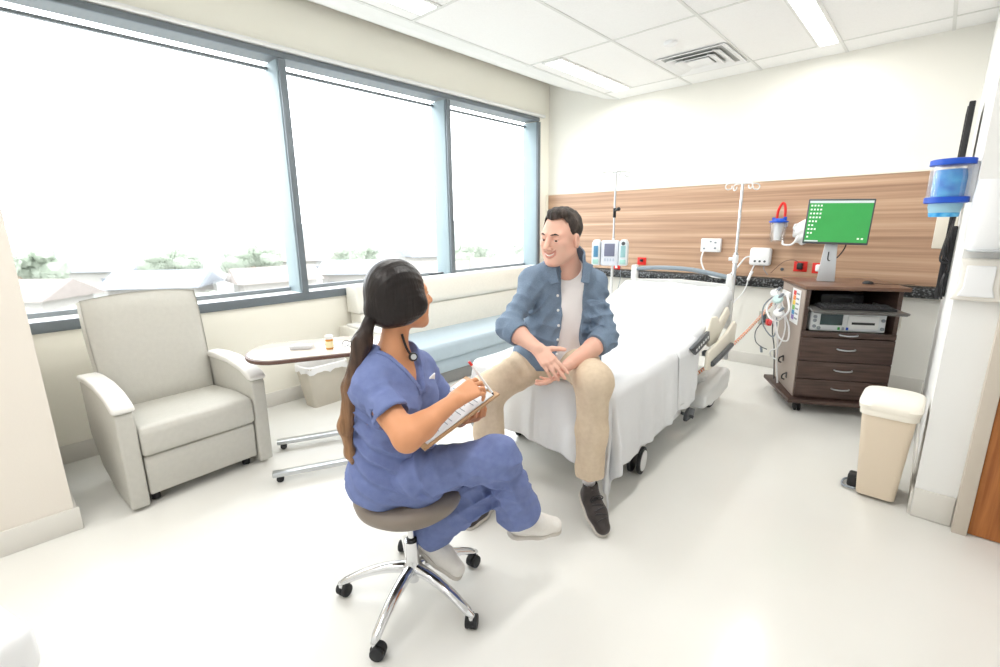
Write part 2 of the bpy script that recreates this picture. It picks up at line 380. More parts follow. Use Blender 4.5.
# ------------------------------------------------------------------ recliner
t = empty('recliner', (-3.42, 0.672, 0), math.radians(4.2), 'wide taupe vinyl recliner armchair in front of the window', 'armchair')
L_ = 0.385
arm = [(0.40, 0.02), (0.415, 0.555), (0.385, 0.588), (0.28, 0.630), (0.10, 0.655), (-0.10, 0.655), (-0.26, 0.64), (-0.26, 0.30), (-0.10, 0.12), (0.16, 0.03)]
for s, nm in ((-1, 'a'), (1, 'b')):
    y0, y1 = (s*L_, s*(L_-0.085))
    MB().prism(arm, min(y0, y1), max(y0, y1), 'xz', 0.014, 3).build('arm', m_vinyl, t, angle=0.9)
    cap = [(0.425, 0.575), (0.42, 0.60), (0.39, 0.618), (0.28, 0.655), (0.10, 0.68), (-0.10, 0.68), (-0.27, 0.665), (-0.27, 0.63), (-0.10, 0.64), (0.1, 0.64), (0.28, 0.615), (0.38, 0.575)]
    MB().prism(cap, s*(L_-0.042)-0.050, s*(L_-0.042)+0.050, 'xz', 0.012, 3).build('arm_pad', m_vinyll, t, angle=0.9)
def pillow(mb, c, d, bev, puff, rot=None, axis=2):
    tt = bmesh.new(); bmesh.ops.create_cube(tt, size=1.0)
    bmesh.ops.subdivide_edges(tt, edges=tt.edges[:], cuts=7, use_grid_fill=True)
    for v in tt.verts:
        o = v.co.copy(); a = [k for k in range(3) if k != axis]
        fall = max(0, 1-(2*abs(o[a[0]]))**2.4)*max(0, 1-(2*abs(o[a[1]]))**2.4)
        q = Vector([o[k]*d[k] for k in range(3)]); q[axis] += (1 if o[axis] > 0 else -0.3)*puff*fall*(abs(o[axis])*2)
        # round the corners
        for k in range(3):
            pass
        rr = bev; h = [d[k]/2-rr for k in range(3)]; cl = Vector([max(-h[k], min(h[k], q[k])) for k in range(3)]); ex = q-cl
        if sum(1 for k in range(3) if abs(ex[k]) > 1e-6) > 1 and ex.length > rr:
            q = cl+ex.normalized()*rr
        v.co = q
    m = Matrix.Translation(c)
    if rot is not None: m = m @ rot.to_matrix().to_4x4()
    return mb._add(tt, m)
mb = MB(); mb.prism([(0.405, 0.30), (0.42, 0.33), (0.42, 0.445), (0.395, 0.47), (0.2, 0.475), (-0.28, 0.43), (-0.28, 0.28)], -0.296, 0.296, 'xz', 0.02, 4)
mb.build('seat', m_vinyl, t, angle=1.2)
MB().prism([(0.385, 0.065), (0.40, 0.28), (0.385, 0.298), (-0.2, 0.298), (-0.2, 0.10)], -0.292, 0.292, 'xz', 0.012, 3).build('footrest_panel', m_vinyl, t, angle=0.9)
# backrest, tapered outline, leaning back
tt = bmesh.new(); bmesh.ops.create_cube(tt, size=1.0); bmesh.ops.subdivide_edges(tt, edges=tt.edges[:], cuts=11, use_grid_fill=True)
for v in tt.verts:
    o = v.co.copy(); zz = o.z+0.5
    hw = 0.285+0.03*math.sin(zz*2.0)-0.01*zz
    y = o.y*2*hw; z = zz*0.70+0.025*(1-(2*o.y)**2)*zz
    fall = (1-(2*abs(o.y))**3)*(1-(2*abs(o.z))**6)
    x = o.x*0.13+(0.028*fall if o.x > 0 else -0.01*fall)
    if abs(o.x) > 0.49:
        edge = max(abs(2*o.y), abs(2*o.z))
        x *= 1-0.30*max(0, (edge-0.82)/0.18)**2
    v.co = (x, y, z)
MB()._add(tt, Matrix.Translation((-0.20, 0, 0.40)) @ Matrix.Rotation(-0.20, 4, 'Y')).build('backrest', m_vinyl, t, angle=1.3)
for sx in (0.30, -0.12):
    for sy in (-0.25, 0.25):
        MB().cyl((sx, sy, 0.0), (sx, sy, 0.07), 0.022, bev=0.004).build('caster', m_rubber, t)

# ------------------------------------------------------------------ overbed table and the things on it
def rot2(x, y, a): return (x*math.cos(a)-y*math.sin(a), x*math.sin(a)+y*math.cos(a))
TA = math.atan2(0.93, 0.37)
t = empty('overbed_table', (-2.935, 1.125, 0), TA-0.07, 'oval-ended overbed table with brown edge and steel base between recliner and nurse', 'table')
def stadium(x0, x1, hw, n=14, k=1.0):
    pts = []
    for i in range(n+1):
        a = math.pi/2+math.pi*i/n; pts.append((x0+hw*k+hw*k*math.cos(a), hw*math.sin(a)))
    for i in range(n+1):
        a = -math.pi/2+math.pi*i/n; pts.append((x1-hw*k+hw*k*math.cos(a), hw*math.sin(a)))
    return pts
MB().prism(stadium(-0.16, 0.78, 0.245, k=0.75), 0.735, 0.757, 'xy', 0.004).build('edge_band', m_tabedge, t)
MB().prism(stadium(-0.148, 0.768, 0.233, k=0.75), 0.7555, 0.762, 'xy', 0.002).build('tabletop', m_tabtop, t)
for s in (-1, 1):
    MB().box((0.32, s*0.235, 0.055), (0.78, 0.055, 0.028), 0.006).build('base_rail', m_steel, t)
    for x in (-0.03, 0.67):
        MB().cyl((x, s*0.235-0.014, 0.021), (x, s*0.235+0.014, 0.021), 0.021, bev=0.003).build('caster', m_rubber, t)
MB().box((0.70, 0, 0.055), (0.06, 0.47, 0.03), 0.005).build('cross_rail', m_steel, t)
MB().box((0.70, 0, 0.40), (0.075, 0.05, 0.66), 0.006).build('column', m_steel, t)
MB().box((0.52, 0, 0.722), (0.44, 0.09, 0.025), 0.004).build('top_support', m_steel, t)
ZT = 0.762
t = empty('pill_bottle', (-2.705, 1.375, ZT), 0, 'orange pill bottle with white cap on the overbed table', 'bottle')
MB().lathe([(0.021, 0), (0.023, 0.004), (0.023, 0.062), (0.020, 0.066)]).build('vial', mat('amber_plastic', (246, 170, 70), 0.2, trans=0.3, var=0.02), t)
MB().lathe([(0.0235, 0.012), (0.0238, 0.014), (0.0238, 0.05), (0.0235, 0.052)]).build('paper_label', mat('label_paper', (246, 232, 190), 0.7, var=0.03), t)
MB().lathe([(0.024, 0.066), (0.025, 0.068), (0.025, 0.084), (0.022, 0.087)]).build('cap', m_white, t)
t = empty('tissue_packet', (-2.85, 1.26, ZT), TA-0.3, 'small grey and white flat case on the overbed table left of the pill bottle', 'case')
MB().box((0, 0, 0.013), (0.13, 0.06, 0.026), 0.008, 3).build('case_body', mat('pale_grey_plastic', (208, 208, 210), 0.4), t)
MB().box((0, 0, 0.0275), (0.08, 0.035, 0.003), 0.001).build('case_lid', m_white, t)
t = empty('eyeglasses', (-2.68, 1.50, ZT), TA+0.5, 'dark thin-framed eyeglasses lying on the overbed table', 'glasses')
for s in (-1, 1):
    MB().tube([(s*0.032+0.026*math.cos(a), 0, 0.022+0.019*math.sin(a)) for a in [k*math.pi/6 for k in range(12)]], 0.0022, 6, 2, closed=True).build('rim', m_black, t)
    MB().tube([(s*0.058, 0, 0.028), (s*0.060, -0.06, 0.022), (s*0.058, -0.13, 0.006)], 0.002, 6).build('temple', m_black, t)
MB().tube([(-0.007, 0, 0.026), (0, 0.001, 0.030), (0.007, 0, 0.026)], 0.002, 6).build('bridge', m_black, t)
t = empty('coiled_tubing', (-2.78, 1.41, ZT), 0.4, 'small dark coil of thin cord on the overbed table beside the pill bottle', 'cord')
MB().tube([(0.03*math.cos(a)*(1+0.15*math.sin(a*1.7)), 0.022*math.sin(a), 0.004+0.001*a) for a in [k*0.5 for k in range(24)]], 0.0018, 6, 3).build('loop', m_dgrey, t)

# waste basket with liner by the window wall
t = empty('waste_basket', (-3.80, 1.84, 0), math.pi/2+0.05, 'taupe rectangular waste basket with white liner under the overbed table by the wall', 'waste basket')
def basket(mb, h, w0, d0, w1, d1, th=0.006):
    tt = bmesh.new(); bmesh.ops.create_cube(tt, size=1.0)
    for v in tt.verts: v.co = Vector((v.co.x*(w1 if v.co.z > 0 else w0), v.co.y*(d1 if v.co.z > 0 else d0), (v.co.z+0.5)*h))
    top = [f for f in tt.faces if f.normal.z > 0.5]; bmesh.ops.delete(tt, geom=top, context='FACES_ONLY')
    es = [e for e in tt.edges if abs(e.verts[0].co.z-e.verts[1].co.z) > h*0.5]
    bmesh.ops.bevel(tt, geom=es, offset=0.035, segments=4, affect='EDGES', profile=0.5)
    bmesh.ops.solidify(tt, geom=tt.faces[:], thickness=th)
    return mb._add(tt)
basket(MB(), 0.36, 0.28, 0.17, 0.38, 0.25).build('bin_body', mat('taupe_bin_plastic', (205, 198, 184), 0.45), t)
tt = bmesh.new(); n = 48
ring = []
for k, (z, o) in enumerate(((0.30, -0.010), (0.366, -0.004), (0.374, 0.004), (0.366, 0.012), (0.33, 0.012), (0.315, 0.013))):
    row = []
    for i in range(n):
        a = 2*math.pi*i/n; ca, sa = math.cos(a), math.sin(a)
        hx, hy = 0.185+o, 0.12+o; q = (abs(ca)**6+abs(sa)**6)**(-1/6)
        row.append(tt.verts.new((ca*q*hx, sa*q*hy, z+(0.010*math.sin(9*a)+0.006*math.sin(17*a) if k > 3 else 0))))
    ring.append(row)
for a, b in zip(ring, ring[1:]):
    for i in range(n): tt.faces.new((a[i], a[(i+1) % n], b[(i+1) % n], b[i]))
MB()._add(tt).build('bin_liner', mat('liner_film', (240, 240, 240), 0.3), t)

# ------------------------------------------------------------------ window sofa
t = empty('window_sofa', (X0+0.012, 3.4, 0), 0, 'long sofa under the window with cream back and pale blue seat', 'sofa')
ya, yb = -1.12, 1.62
MB().prism([(0.10, 0.13), (0.73, 0.13), (0.74, 0.27), (0.10, 0.27)], ya+0.02, yb, 'xz', 0.01).build('seat_base', m_sofab, t, angle=0.9)
MB().prism([(0.12, 0.272), (0.765, 0.272), (0.785, 0.30), (0.785, 0.405), (0.765, 0.435), (0.2, 0.445), (0.12, 0.44)], ya+0.02, yb, 'xz', 0.016, 4).build('seat', m_sofab, t, angle=1.2)
MB().prism([(0.02, 0.40), (0.25, 0.40), (0.225, 0.60), (0.20, 0.72), (0.02, 0.72)], ya, yb, 'xz', 0.012, 3).build('lower_backrest', m_sofac, t, angle=1.0)
MB().prism([(0.02, 0.722), (0.215, 0.722), (0.225, 0.76), (0.19, 0.93), (0.16, 0.975), (0.10, 0.985), (0.02, 0.98)], ya-0.03, yb-0.02, 'xz', 0.014, 4).build('upper_backrest', m_sofac, t, angle=1.2)
MB().prism([(0.02, 0.10), (0.72, 0.10), (0.73, 0.55), (0.69, 0.60), (0.10, 0.62), (0.02, 0.60)], ya-0.13, ya+0.01, 'xz', 0.016, 3).build('armrest', m_sofac, t, angle=1.0)
MB().box((0.42, ya-0.06, 0.625), (0.56, 0.12, 0.028), 0.01, 3).build('arm_pad', m_vinyll, t)
MB().box((0.4, 0.3, 0.066), (0.60, 2.6, 0.128), 0.004).build('toe_kick', mat('grey_toe_kick', (150, 150, 148), 0.6), t)
t = empty('television_remote', (X0+0.13, 3.27, 0.998), math.pi/2-0.15, 'dark handset lying on top of the sofa back beside the nurse', 'handset')
MB().box((0, 0, 0.011), (0.17, 0.045, 0.018), 0.006, 3).build('handset_body', m_dgrey, t)
MB().box((0.01, 0, 0.021), (0.10, 0.03, 0.003), 0.001).build('keypad', m_white, t)

# ------------------------------------------------------------------ pale rounded thing at the lower left corner
t = empty('white_ottoman', (-1.86, -0.33, 0), 0.3, 'white rounded seat corner at the bottom left edge of the picture', 'ottoman')
pillow(MB(), (0, 0, 0.33), (0.42, 0.42, 0.20), 0.06, 0.02).build('cushion', m_white, t, angle=1.3)
MB().box((0, 0, 0.12), (0.34, 0.34, 0.22), 0.02).build('base', m_white, t)

# ------------------------------------------------------------------ hospital bed
BA = math.radians(2.6)
BO = V(-1.58, 1.98, 0)
bed = empty('hospital_bed', BO, BA, 'white hospital bed with its head against the wood panelled wall', 'bed')
# local: x across, y towards the head, z up
def bedp(x, y, z): p = Matrix.Rotation(BA, 4, 'Z') @ V(x, y, z); return p+BO
HW = 0.475
def topz(y):
    # height of the mattress top along the bed: flat, then gently raised
    return 0.655+0.30*max(0.0, min(1.0, (y-1.15)/1.0))**1.15 if y > 1.15 else 0.655
mb = MB()
tt = bmesh.new(); ny = 24; rows = []
for j in range(ny+1):
    y = 0.03+(2.14)*j/ny; zt = topz(y)-0.012; zb = zt-0.15; r = 0.035
    prof = [(-HW, zb+r), (-HW, zt-r), (-HW+r*0.3, zt-r*0.3), (-HW+r, zt), (0, zt+0.004), (HW-r, zt), (HW-r*0.3, zt-r*0.3), (HW, zt-r), (HW, zb+r), (HW-r, zb), (-HW+r, zb)]
    if j in (0, ny): prof = [(x*0.985, (z-(zt+zb)/2)*0.85+(zt+zb)/2) for x, z in prof]
    rows.append([tt.verts.new((x, y, z)) for x, z in prof])
m_ = len(rows[0])
for a, b in zip(rows, rows[1:]):
    for i in range(m_): tt.faces.new((a[i], a[(i+1) % m_], b[(i+1) % m_], b[i]))
tt.faces.new(rows[0]); tt.faces.new(rows[-1][::-1])
MB()._add(tt).build('mattress', mat('mattress_cover', (232, 233, 232), 0.6), bed, angle=0.9)
# deck sections under the mattress
mb = MB(); mb.box((0, 0.62, 0.465), (0.90, 1.20, 0.05), 0.01)
mb.box((0, 1.68, 0.60), (0.88, 1.02, 0.05), 0.01, rot=Euler((0.29, 0, 0)))
mb.build('deck', m_cream, bed)
MB().box((0, 1.1, 0.36), (0.30, 1.5, 0.18), 0.02).build('lift_frame', m_grey, bed)
# base covers
MB().prism([(0.40, 0.10), (1.34, 0.10), (1.36, 0.20), (1.30, 0.27), (0.46, 0.27), (0.40, 0.22)], -0.40, 0.415, 'yz', 0.02, 3).build('base_cover', m_whitem, bed, angle=0.8)
mb = MB()
for s in (-1, 1):
    mb.prism([(1.50, 0.12), (1.86, 0.09), (2.16, 0.11), (2.20, 0.26), (2.10, 0.31), (1.84, 0.24), (1.54, 0.21)], s*0.46-0.07, s*0.46+0.07, 'yz', 0.02, 3)
mb.box((0, 1.98, 0.2), (0.86, 0.34, 0.14), 0.03)
mb.build('head_base_cover', m_whitem, bed, angle=0.8)
MB().box((0, 0.5, 0.17), (0.10, 0.10, 0.10), 0.01).build('foot_beam', m_grey, bed)
for (x, y, a) in ((0.43, 0.52, 0.12), (-0.43, 0.50, 0.3), (0.43, 1.90, -0.2), (-0.43, 1.90, 0.1)):
    c = bpy.data.objects.new('caster', None); COL.objects.link(c); c.parent = bed; c.location = (x, y, 0); c.rotation_euler = (0, 0, a); c.empty_display_size = .05
    for s in (-1, 1):
        MB().cyl((s*0.018, 0, 0.085), (s*0.040, 0, 0.085), 0.085, seg=36, bev=0.006).build('tyre', m_rubber, c)
        MB().cyl((s*0.020, 0, 0.085), (s*0.0445, 0, 0.085), 0.070, 0.064, seg=36).build('wheel_disc', m_whitem, c)
    MB().prism([(-0.07, 0.15), (0.02, 0.14), (0.05, 0.17), (0.03, 0.21), (-0.05, 0.21)], -0.02, 0.02, 'yz', 0.01).build('fork', m_whitem, c)
MB().cyl((0.36, 1.35, 0.12), (0.50, 1.35, 0.10), 0.012).build('brake_axle', m_dgrey, bed)
MB().prism([(1.30, 0.07), (1.46, 0.06), (1.50, 0.11), (1.38, 0.16), (1.30, 0.13)], 0.44, 0.47, 'yz', 0.01).build('brake_pedal', m_dgrey, bed)
# headboard
hb = MB()
yh = 2.27
hb.prism([(-0.47, 0.60), (0.47, 0.60), (0.465, 0.93), (0.45, 1.06), (0.405, 1.075), (0.40, 0.985), (0, 1.005), (-0.40, 0.985), (-0.405, 1.12), (-0.46, 1.115), (-0.465, 0.90)], yh, yh+0.045, 'xz', 0.008, 2)
hb.build('headboard', m_whitem, bed, angle=0.7)
MB().tube([(-0.41, yh+0.022, 1.080), (-0.2, yh+0.022, 1.10), (0.1, yh+0.022, 1.095), (0.41, yh+0.022, 1.045)], 0.020, 12).build('headboard_handle', mat('slate_plastic', (138, 150, 160), 0.4), bed)
# side rails at the head end and control strip
for s in (1, -1):
    r = MB()
    r.prism([(1.46, 0.69), (1.54, 0.60), (1.72, 0.60), (2.05, 0.78), (1.97, 0.845), (1.76, 0.755), (1.69, 0.81), (1.54, 0.825), (1.50, 0.76)], s*0.505-0.014, s*0.505+0.014, 'yz', 0.01)
    rl = r.build('side_rail', m_cream, bed, angle=0.8)
    MB().prism([(1.10, 0.680), (1.20, 0.615), (1.50, 0.663), (1.47, 0.735)], s*0.515-0.012, s*0.515+0.012, 'yz', 0.004).build('control_strip', m_dgrey, bed)
    if s > 0:
        for k in range(6):
            yy = 1.20+0.048*k
            MB().box((s*0.529, yy, 0.652+0.0085*k), (0.004, 0.022, 0.018), 0.002, rot=Euler((0.17, 0, 0))).build('control_button', m_white, bed)
    r = MB()
    r.prism([(1.33, 0.48), (1.40, 0.465), (2.04, 0.525), (2.05, 0.70), (2.00, 0.73), (1.88, 0.70), (1.80, 0.675), (1.60, 0.64), (1.33, 0.615)], s*0.56-0.013, s*0.56+0.013, 'yz', 0.01)
    r.build('side_rail', m_cream, bed, angle=0.8)
    MB().tube([(s*0.582, 1.40, 0.512), (s*0.587, 1.65, 0.535), (s*0.582, 1.90, 0.555)], 0.019, 10).build('rail_grip', m_dgrey, bed)
    MB().box((s*0.50, 1.65, 0.52), (0.12, 0.05, 0.04), 0.006).build('rail_arm', m_grey, bed)

# sheet draped over the mattress, and a second one folded over the foot half
def n2(x, y): return (math.sin(3.1*x+1.7*y+1)+0.6*math.sin(7.3*x-4.1*y+2)+0.5*math.sin(-5.2*x+9.7*y)+0.35*math.sin(13.0*x+11.0*y+.5)+0.25*math.sin(21*x-17*y))/2.7
def drape(name, y0, y1, side, foot, off, wr, label, cat, m, ns=110, nt=150, dips=()):
    """cloth lying on the bed: side(y) gives its overhang at each side, foot(x) its overhang at the foot"""
    tt = bmesh.new(); P = []
    W = HW+off; R_ = 0.045
    for j in range(nt+1):
        row = []
        for i in range(ns+1):
            u = -1+2*i/ns
            v = j/nt
            f0 = foot(u)
            Lt = (y1-y0)+f0
            tq = y1-v*Lt                       # distance along the bed, going below y0 hangs over the foot
            sd = side(max(tq, y0), 1 if u > 0 else -1)
            s_ = u*(W+sd)
            ex = max(0, abs(s_)-(W-R_)); ey = max(0, (y0+R_)-tq) if f0 > 0 else 0
            sx = 1 if s_ > 0 else -1
            e = math.hypot(ex, ey)
            bx = sx*min(abs(s_), W-R_); by = max(tq, y0+R_) if f0 > 0 else tq
            zt = topz(by)+(off if f0 > 0 else 0.014+(off-0.014)*min(1, v/0.08, (1-v)/0.08)**0.5)
            dx, dy = (ex/e*sx, -ey/e) if e > 1e-9 else (0, 0)
            if e < R_*math.pi/2:
                a = e/R_; hor = R_*math.sin(a); dz = -R_*(1-math.cos(a))
            else:
                dr = e-R_*math.pi/2; hor = R_+0.02*dr; dz = -R_-dr
                al = tq*1.0 if ex > ey else s_
                tw_ = math.atan2(ey, ex)/(math.pi/2)
                along = (tq if ex >= ey else -s_*sx)+tw_*0.3
                fold = 0.5*math.sin(23*along+2.0*math.sin(3*along)+sx)+0.35*math.sin(41*along+1.3)+0.3*math.sin(11*along+.6)
                fold += 1.4*math.sin(math.pi*tw_)*math.sin(10*tw_) if ex > 0 and ey > 0 else 0
                hor += min(1, dr/0.25)*wr*1.3*(fold+0.8)
            x = bx+dx*hor; y = by+dy*hor; z = zt+dz
            fl = max(0, 1-e/0.08)
            z += wr*0.55*n2(s_*2.2, tq*2.2)*fl+wr*0.35*(1-abs(n2(s_*5+3, tq*3.0+1)))*fl
            for (cx, cy, rr, dd) in dips:
                z -= dd*math.exp(-((x-cx)**2+(y-cy)**2)/rr**2)
            row.append(tt.verts.new((x, y, z)))
        P.append(row)
    for a, b in zip(P, P[1:]):
        for i in range(ns): tt.faces.new((a[i], a[i+1], b[i+1], b[i]))
    bmesh.ops.recalc_face_normals(tt, faces=tt.faces[:])
    o = MB()._add(tt).build(name, m, None, angle=3.0)
    o.location = BO; o.rotation_euler = (0, 0, BA)
    sm = o.modifiers.new('thick', 'SOLIDIFY'); sm.thickness = 0.004; sm.offset = 1
    tag(o, label, cat)
    return o
drape('fitted_sheet', 0.9, 2.16, lambda y, s: 0.07, lambda u: 0.0, 0.006, 0.024, 'creased white fitted sheet on the raised head half of the bed', 'sheet', m_sheet, 90, 110)
def fs(u): return 0.30+0.20*((u+1)/2)**1.5
drape('top_sheet', 0.02, 1.22, lambda y, s: (0.385+0.03*(1-y/1.2)) if s > 0 else 0.34, fs, 0.020, 0.016, 'white sheet hanging over the foot end and sides of the bed', 'sheet', m_sheet, 130, 150)
def fold_patch():
    o = drape('folded_blanket', 0.93, 1.32, lambda y, s: 0.36 if s > 0 else 0.30, lambda u: 0.0, 0.029, 0.007, 'folded band of white blanket across the middle of the bed', 'blanket', m_sheet, 110, 40)
    return o
fold_patch()

# ------------------------------------------------------------------ IV poles
def iv_hooks(t, z, r=0.13, m=None, n=4):
    for k in range(n):
        a = k*2*math.pi/n+0.78
        c, s = math.cos(a), math.sin(a)
        MB().tube([(0, 0, z), (c*r*0.5, s*r*0.5, z+0.004), (c*r, s*r, z), (c*(r+0.02), s*(r+0.02), z-0.02), (c*(r+0.005), s*(r+0.005), z-0.045), (c*(r-0.03), s*(r-0.03), z-0.038), (c*(r-0.035), s*(r-0.035), z-0.016)], 0.005, 8).build('hook', m or m_whitem, t)
px, py = -1.25, 4.38
t = empty('iv_pole', (px-0.004, py, 0.30), 0, 'steel drip pole with four hooks rising from the right head corner of the bed', 'drip pole')
MB().cyl((0, 0, 0), (0, 0, 0.95), 0.017, bev=0.003).build('lower_pole', m_steel, t)
MB().cyl((0, 0, 0.80), (0, 0, 1.515), 0.0115).build('upper_pole', m_chrome, t)
MB().cyl((0, 0, 0.86), (0, 0, 0.93), 0.023, bev=0.004).build('collar', m_white, t)
MB().cyl((0, 0, 0.895), (-0.05, -0.02, 0.895), 0.015, bev=0.003).build('knob', m_white, t)
iv_hooks(t, 1.515, 0.125)
t = empty('iv_pole', (-2.62, 4.72, 0.0), 0, 'thin white drip pole with infusion pump, standing behind the seated man', 'drip pole')
MB().cyl((0, 0, 0.08), (0, 0, 1.35), 0.015).build('lower_pole', m_whitem, t)
MB().cyl((0, 0, 1.33), (0, 0, 2.04), 0.010).build('upper_pole', m_steel, t)
mb = MB()
for k in range(5):
    a = k*2*math.pi/5; mb.cyl((0, 0, 0.09), (0.28*math.cos(a), 0.28*math.sin(a), 0.06), 0.017, 0.012)
    mb.cyl((0.28*math.cos(a), 0.28*math.sin(a), 0.0), (0.28*math.cos(a), 0.28*math.sin(a), 0.055), 0.022, bev=0.004)
mb.build('wheeled_base', m_whitem, t)
MB().cyl((0, 0, 1.57), (0, 0, 1.67), 0.017, bev=0.003).build('clamp', m_black, t)
mb = MB(); mb.cyl((0, 0, 1.64), (0.055, -0.03, 1.655), 0.012).cyl((0.055, -0.03, 1.655), (0.075, -0.04, 1.66), 0.020, bev=0.004); mb.build('clamp_knob', m_black, t)
iv_hooks(t, 2.04, 0.13, m_steel)
t = empty('infusion_pump', (-2.615, 4.66, 1.065), 0.35, 'pale infusion pump with grey screen and two side modules on the thin white pole', 'infusion pump')
MB().box((0, -0.03, 0.13), (0.19, 0.10, 0.27), 0.018, 3).build('pump_body', mat('pump_white', (222, 226, 236), 0.4), t)
MB().box((0.0, -0.083, 0.165), (0.11, 0.006, 0.135), 0.003).build('screen', mat('grey_screen', (122, 126, 150), 0.25), t)
for k in range(4): MB().box((-0.045+0.03*k, -0.083, 0.06), (0.018, 0.006, 0.030), 0.003).build('key', mat('pump_key', (190, 200, 214), 0.4), t)
for s in (-1, 1):
    md = MB().prism([(s*0.10, 0.0), (s*0.19, 0.0), (s*0.19, 0.24), (s*0.17, 0.275), (s*0.12, 0.275), (s*0.10, 0.24)], -0.09, 0.02, 'xz', 0.01).build('pump_module', mat('module_white', (224, 232, 236), 0.4), t)
    MB().box((s*0.145, -0.093, 0.15), (0.05, 0.006, 0.12), 0.003).build('module_panel', mat('module_blue' if s < 0 else 'module_pale', (86, 140, 176) if s < 0 else (150, 192, 196), 0.4), md)
    MB().box((s*0.145, -0.093, 0.04), (0.06, 0.006, 0.05), 0.003).build('module_door', mat('module_green', (168, 214, 204), 0.4), md)
    if s > 0: MB().cyl((0.145, -0.090, 0.235), (0.145, -0.098, 0.235), 0.020).build('dial', m_dgrey, md)
t = empty('drip_line', (-2.51, 4.7, 1.07), 0, 'thin grey drip line hanging below the infusion pump', 'tube')
MB().tube([(0, 0, 0.0), (0.01, -0.01, -0.15), (-0.02, 0.0, -0.3), (0.03, -0.02, -0.48)], 0.003, 6).build('line', m_grey, t)

# ------------------------------------------------------------------ things on the head wall
YW = Y1-0.04
t = empty('call_station', (-1.80, YW, 1.265), 0, 'white nurse call box on the wood wall, left of the steel drip pole', 'wall box')
MB().box((0, -0.022, 0), (0.21, 0.044, 0.145), 0.010, 3).build('case', m_white, t)
for x, z in ((-0.065, -0.035), (0.05, 0.03), (0.05, -0.03), (0.0, 0.04)): MB().box((x, -0.046, z), (0.022, 0.006, 0.018), 0.002).build('socket', m_grey, t)
t = empty('cable_box', (-1.30, YW, 1.16), 0, 'white rounded connection box with three dark sockets, right of the steel drip pole', 'wall box')
MB().box((0, -0.035, 0), (0.20, 0.07, 0.18), 0.028, 4).build('case', m_white, t)
for k in range(3): MB().cyl((-0.04+0.045*k, -0.066, -0.045), (-0.04+0.045*k, -0.073, -0.045), 0.011).build('socket', m_dgrey, t)
t = empty('call_cable', (-1.80, YW-0.05, 1.2), 0, 'white cable looping from the call box to the connection box behind the pole', 'cable')
MB().tube([(-0.07, 0, 0.0), (-0.075, -0.02, -0.10), (-0.02, -0.04, -0.21), (0.07, -0.05, -0.265), (0.20, -0.04, -0.26), (0.29, -0.03, -0.17), (0.36, -0.01, -0.06), (0.41, 0.01, -0.04)], 0.0085, 8).build('cable_run', m_white, t)
t = empty('bed_cable', (-1.34, YW-0.06, 1.09), 0, 'white cable with plug sleeve running from the connection box down to the bed', 'cable')
MB().tube([(-0.01, 0.02, -0.02), (-0.03, -0.03, -0.12), (-0.06, -0.10, -0.30), (-0.13, -0.50, -0.46), (-0.16, -0.85, -0.55)], 0.006, 8).build('cable_run', m_white, t)
MB().tube([(-0.018, 0.0, -0.08), (-0.036, -0.045, -0.17)], 0.015, 10).build('plug_sleeve', m_white, t)
t = empty('hanging_wire', (-1.26, YW-0.04, 1.08), 0, 'short grey wire hanging below the rounded connection box', 'wire')
MB().tube([(0, 0, 0.0), (0.01, -0.01, -0.05), (0.05, -0.01, -0.10)], 0.004, 6).build('wire_run', m_grey, t)
tag(MB().cyl((-1.10, YW, 1.04), (-1.10, YW-0.012, 1.04), 0.016, bev=0.003).build('door_stop', m_dgrey), 'small dark round knob on the wood wall right of the connection box', 'knob')
def red_outlet(x, z, lab, plug, pm):
    t = empty('red_outlet', (x, YW, z), 0, lab, 'outlet')
    MB().box((0, -0.006, 0), (0.115, 0.012, 0.10), 0.004).build('cover_plate', m_red, t)
    p = MB(); p.box((0, -0.035, 0.005), (0.05, 0.05, 0.065), 0.012, 3)
    p.build(plug, pm, t)
red_outlet(-0.945, 1.075, 'red wall outlet with a black plug in it, above the cart', 'plug', m_black)
red_outlet(-0.79, 1.065, 'red wall outlet with a white plug in it, beside the monitor stand', 'plug', m_white)
t = empty('red_outlet', (-2.93, YW, 0.975), 0, 'small red outlet on the wood wall below the infusion pump', 'outlet'); MB().box((0, -0.006, 0), (0.09, 0.012, 0.06), 0.004).build('cover_plate', m_red, t); MB().box((0, -0.02, 0), (0.03, 0.02, 0.03), 0.006).build('plug', m_white, t)
t = empty('red_outlet', (-2.60, YW, 1.06), 0, 'red outlet on the wood wall at the left end of the headboard', 'outlet'); MB().box((0, -0.006, 0), (0.11, 0.012, 0.09), 0.004).build('cover_plate', m_red, t); MB().box((0, -0.02, 0.01), (0.04, 0.02, 0.03), 0.006).build('plug', m_rubber, t)
t = empty('plug_cord', (-0.95, YW-0.05, 1.10), 0, 'thin brown cord arching from the black plug over the wood wall', 'cord')
MB().tube([(0, 0, 0.01), (-0.05, -0.01, 0.04), (-0.13, 0, 0.02), (-0.20, 0.01, -0.05), (-0.24, 0.01, -0.10)], 0.003, 6).build('cord_run', m_tabedge, t)
t = empty('wall_outlet', (-1.22, Y1, 0.52), 0, 'grey wall outlet low on the cream wall left of the cart', 'outlet')
MB().box((0, -0.005, 0), (0.10, 0.01, 0.14), 0.003).build('cover_plate', mat('outlet_grey', (186, 182, 170), 0.4), t)
MB().box((0, -0.012, 0.0), (0.04, 0.008, 0.09), 0.002).build('socket', m_dgrey, t)
t = empty('outlet_cord', (-1.20, Y1-0.05, 0.45), 0, 'dark cord looping below the grey wall outlet', 'cord')
MB().tube([(0.08, -0.1, 0.10), (0.0, -0.02, 0.06), (-0.07, -0.01, -0.06), (-0.06, -0.02, -0.17), (0.0, -0.03, -0.22), (0.08, -0.15, -0.21)], 0.005, 8).build('cord_run', m_dgrey, t)
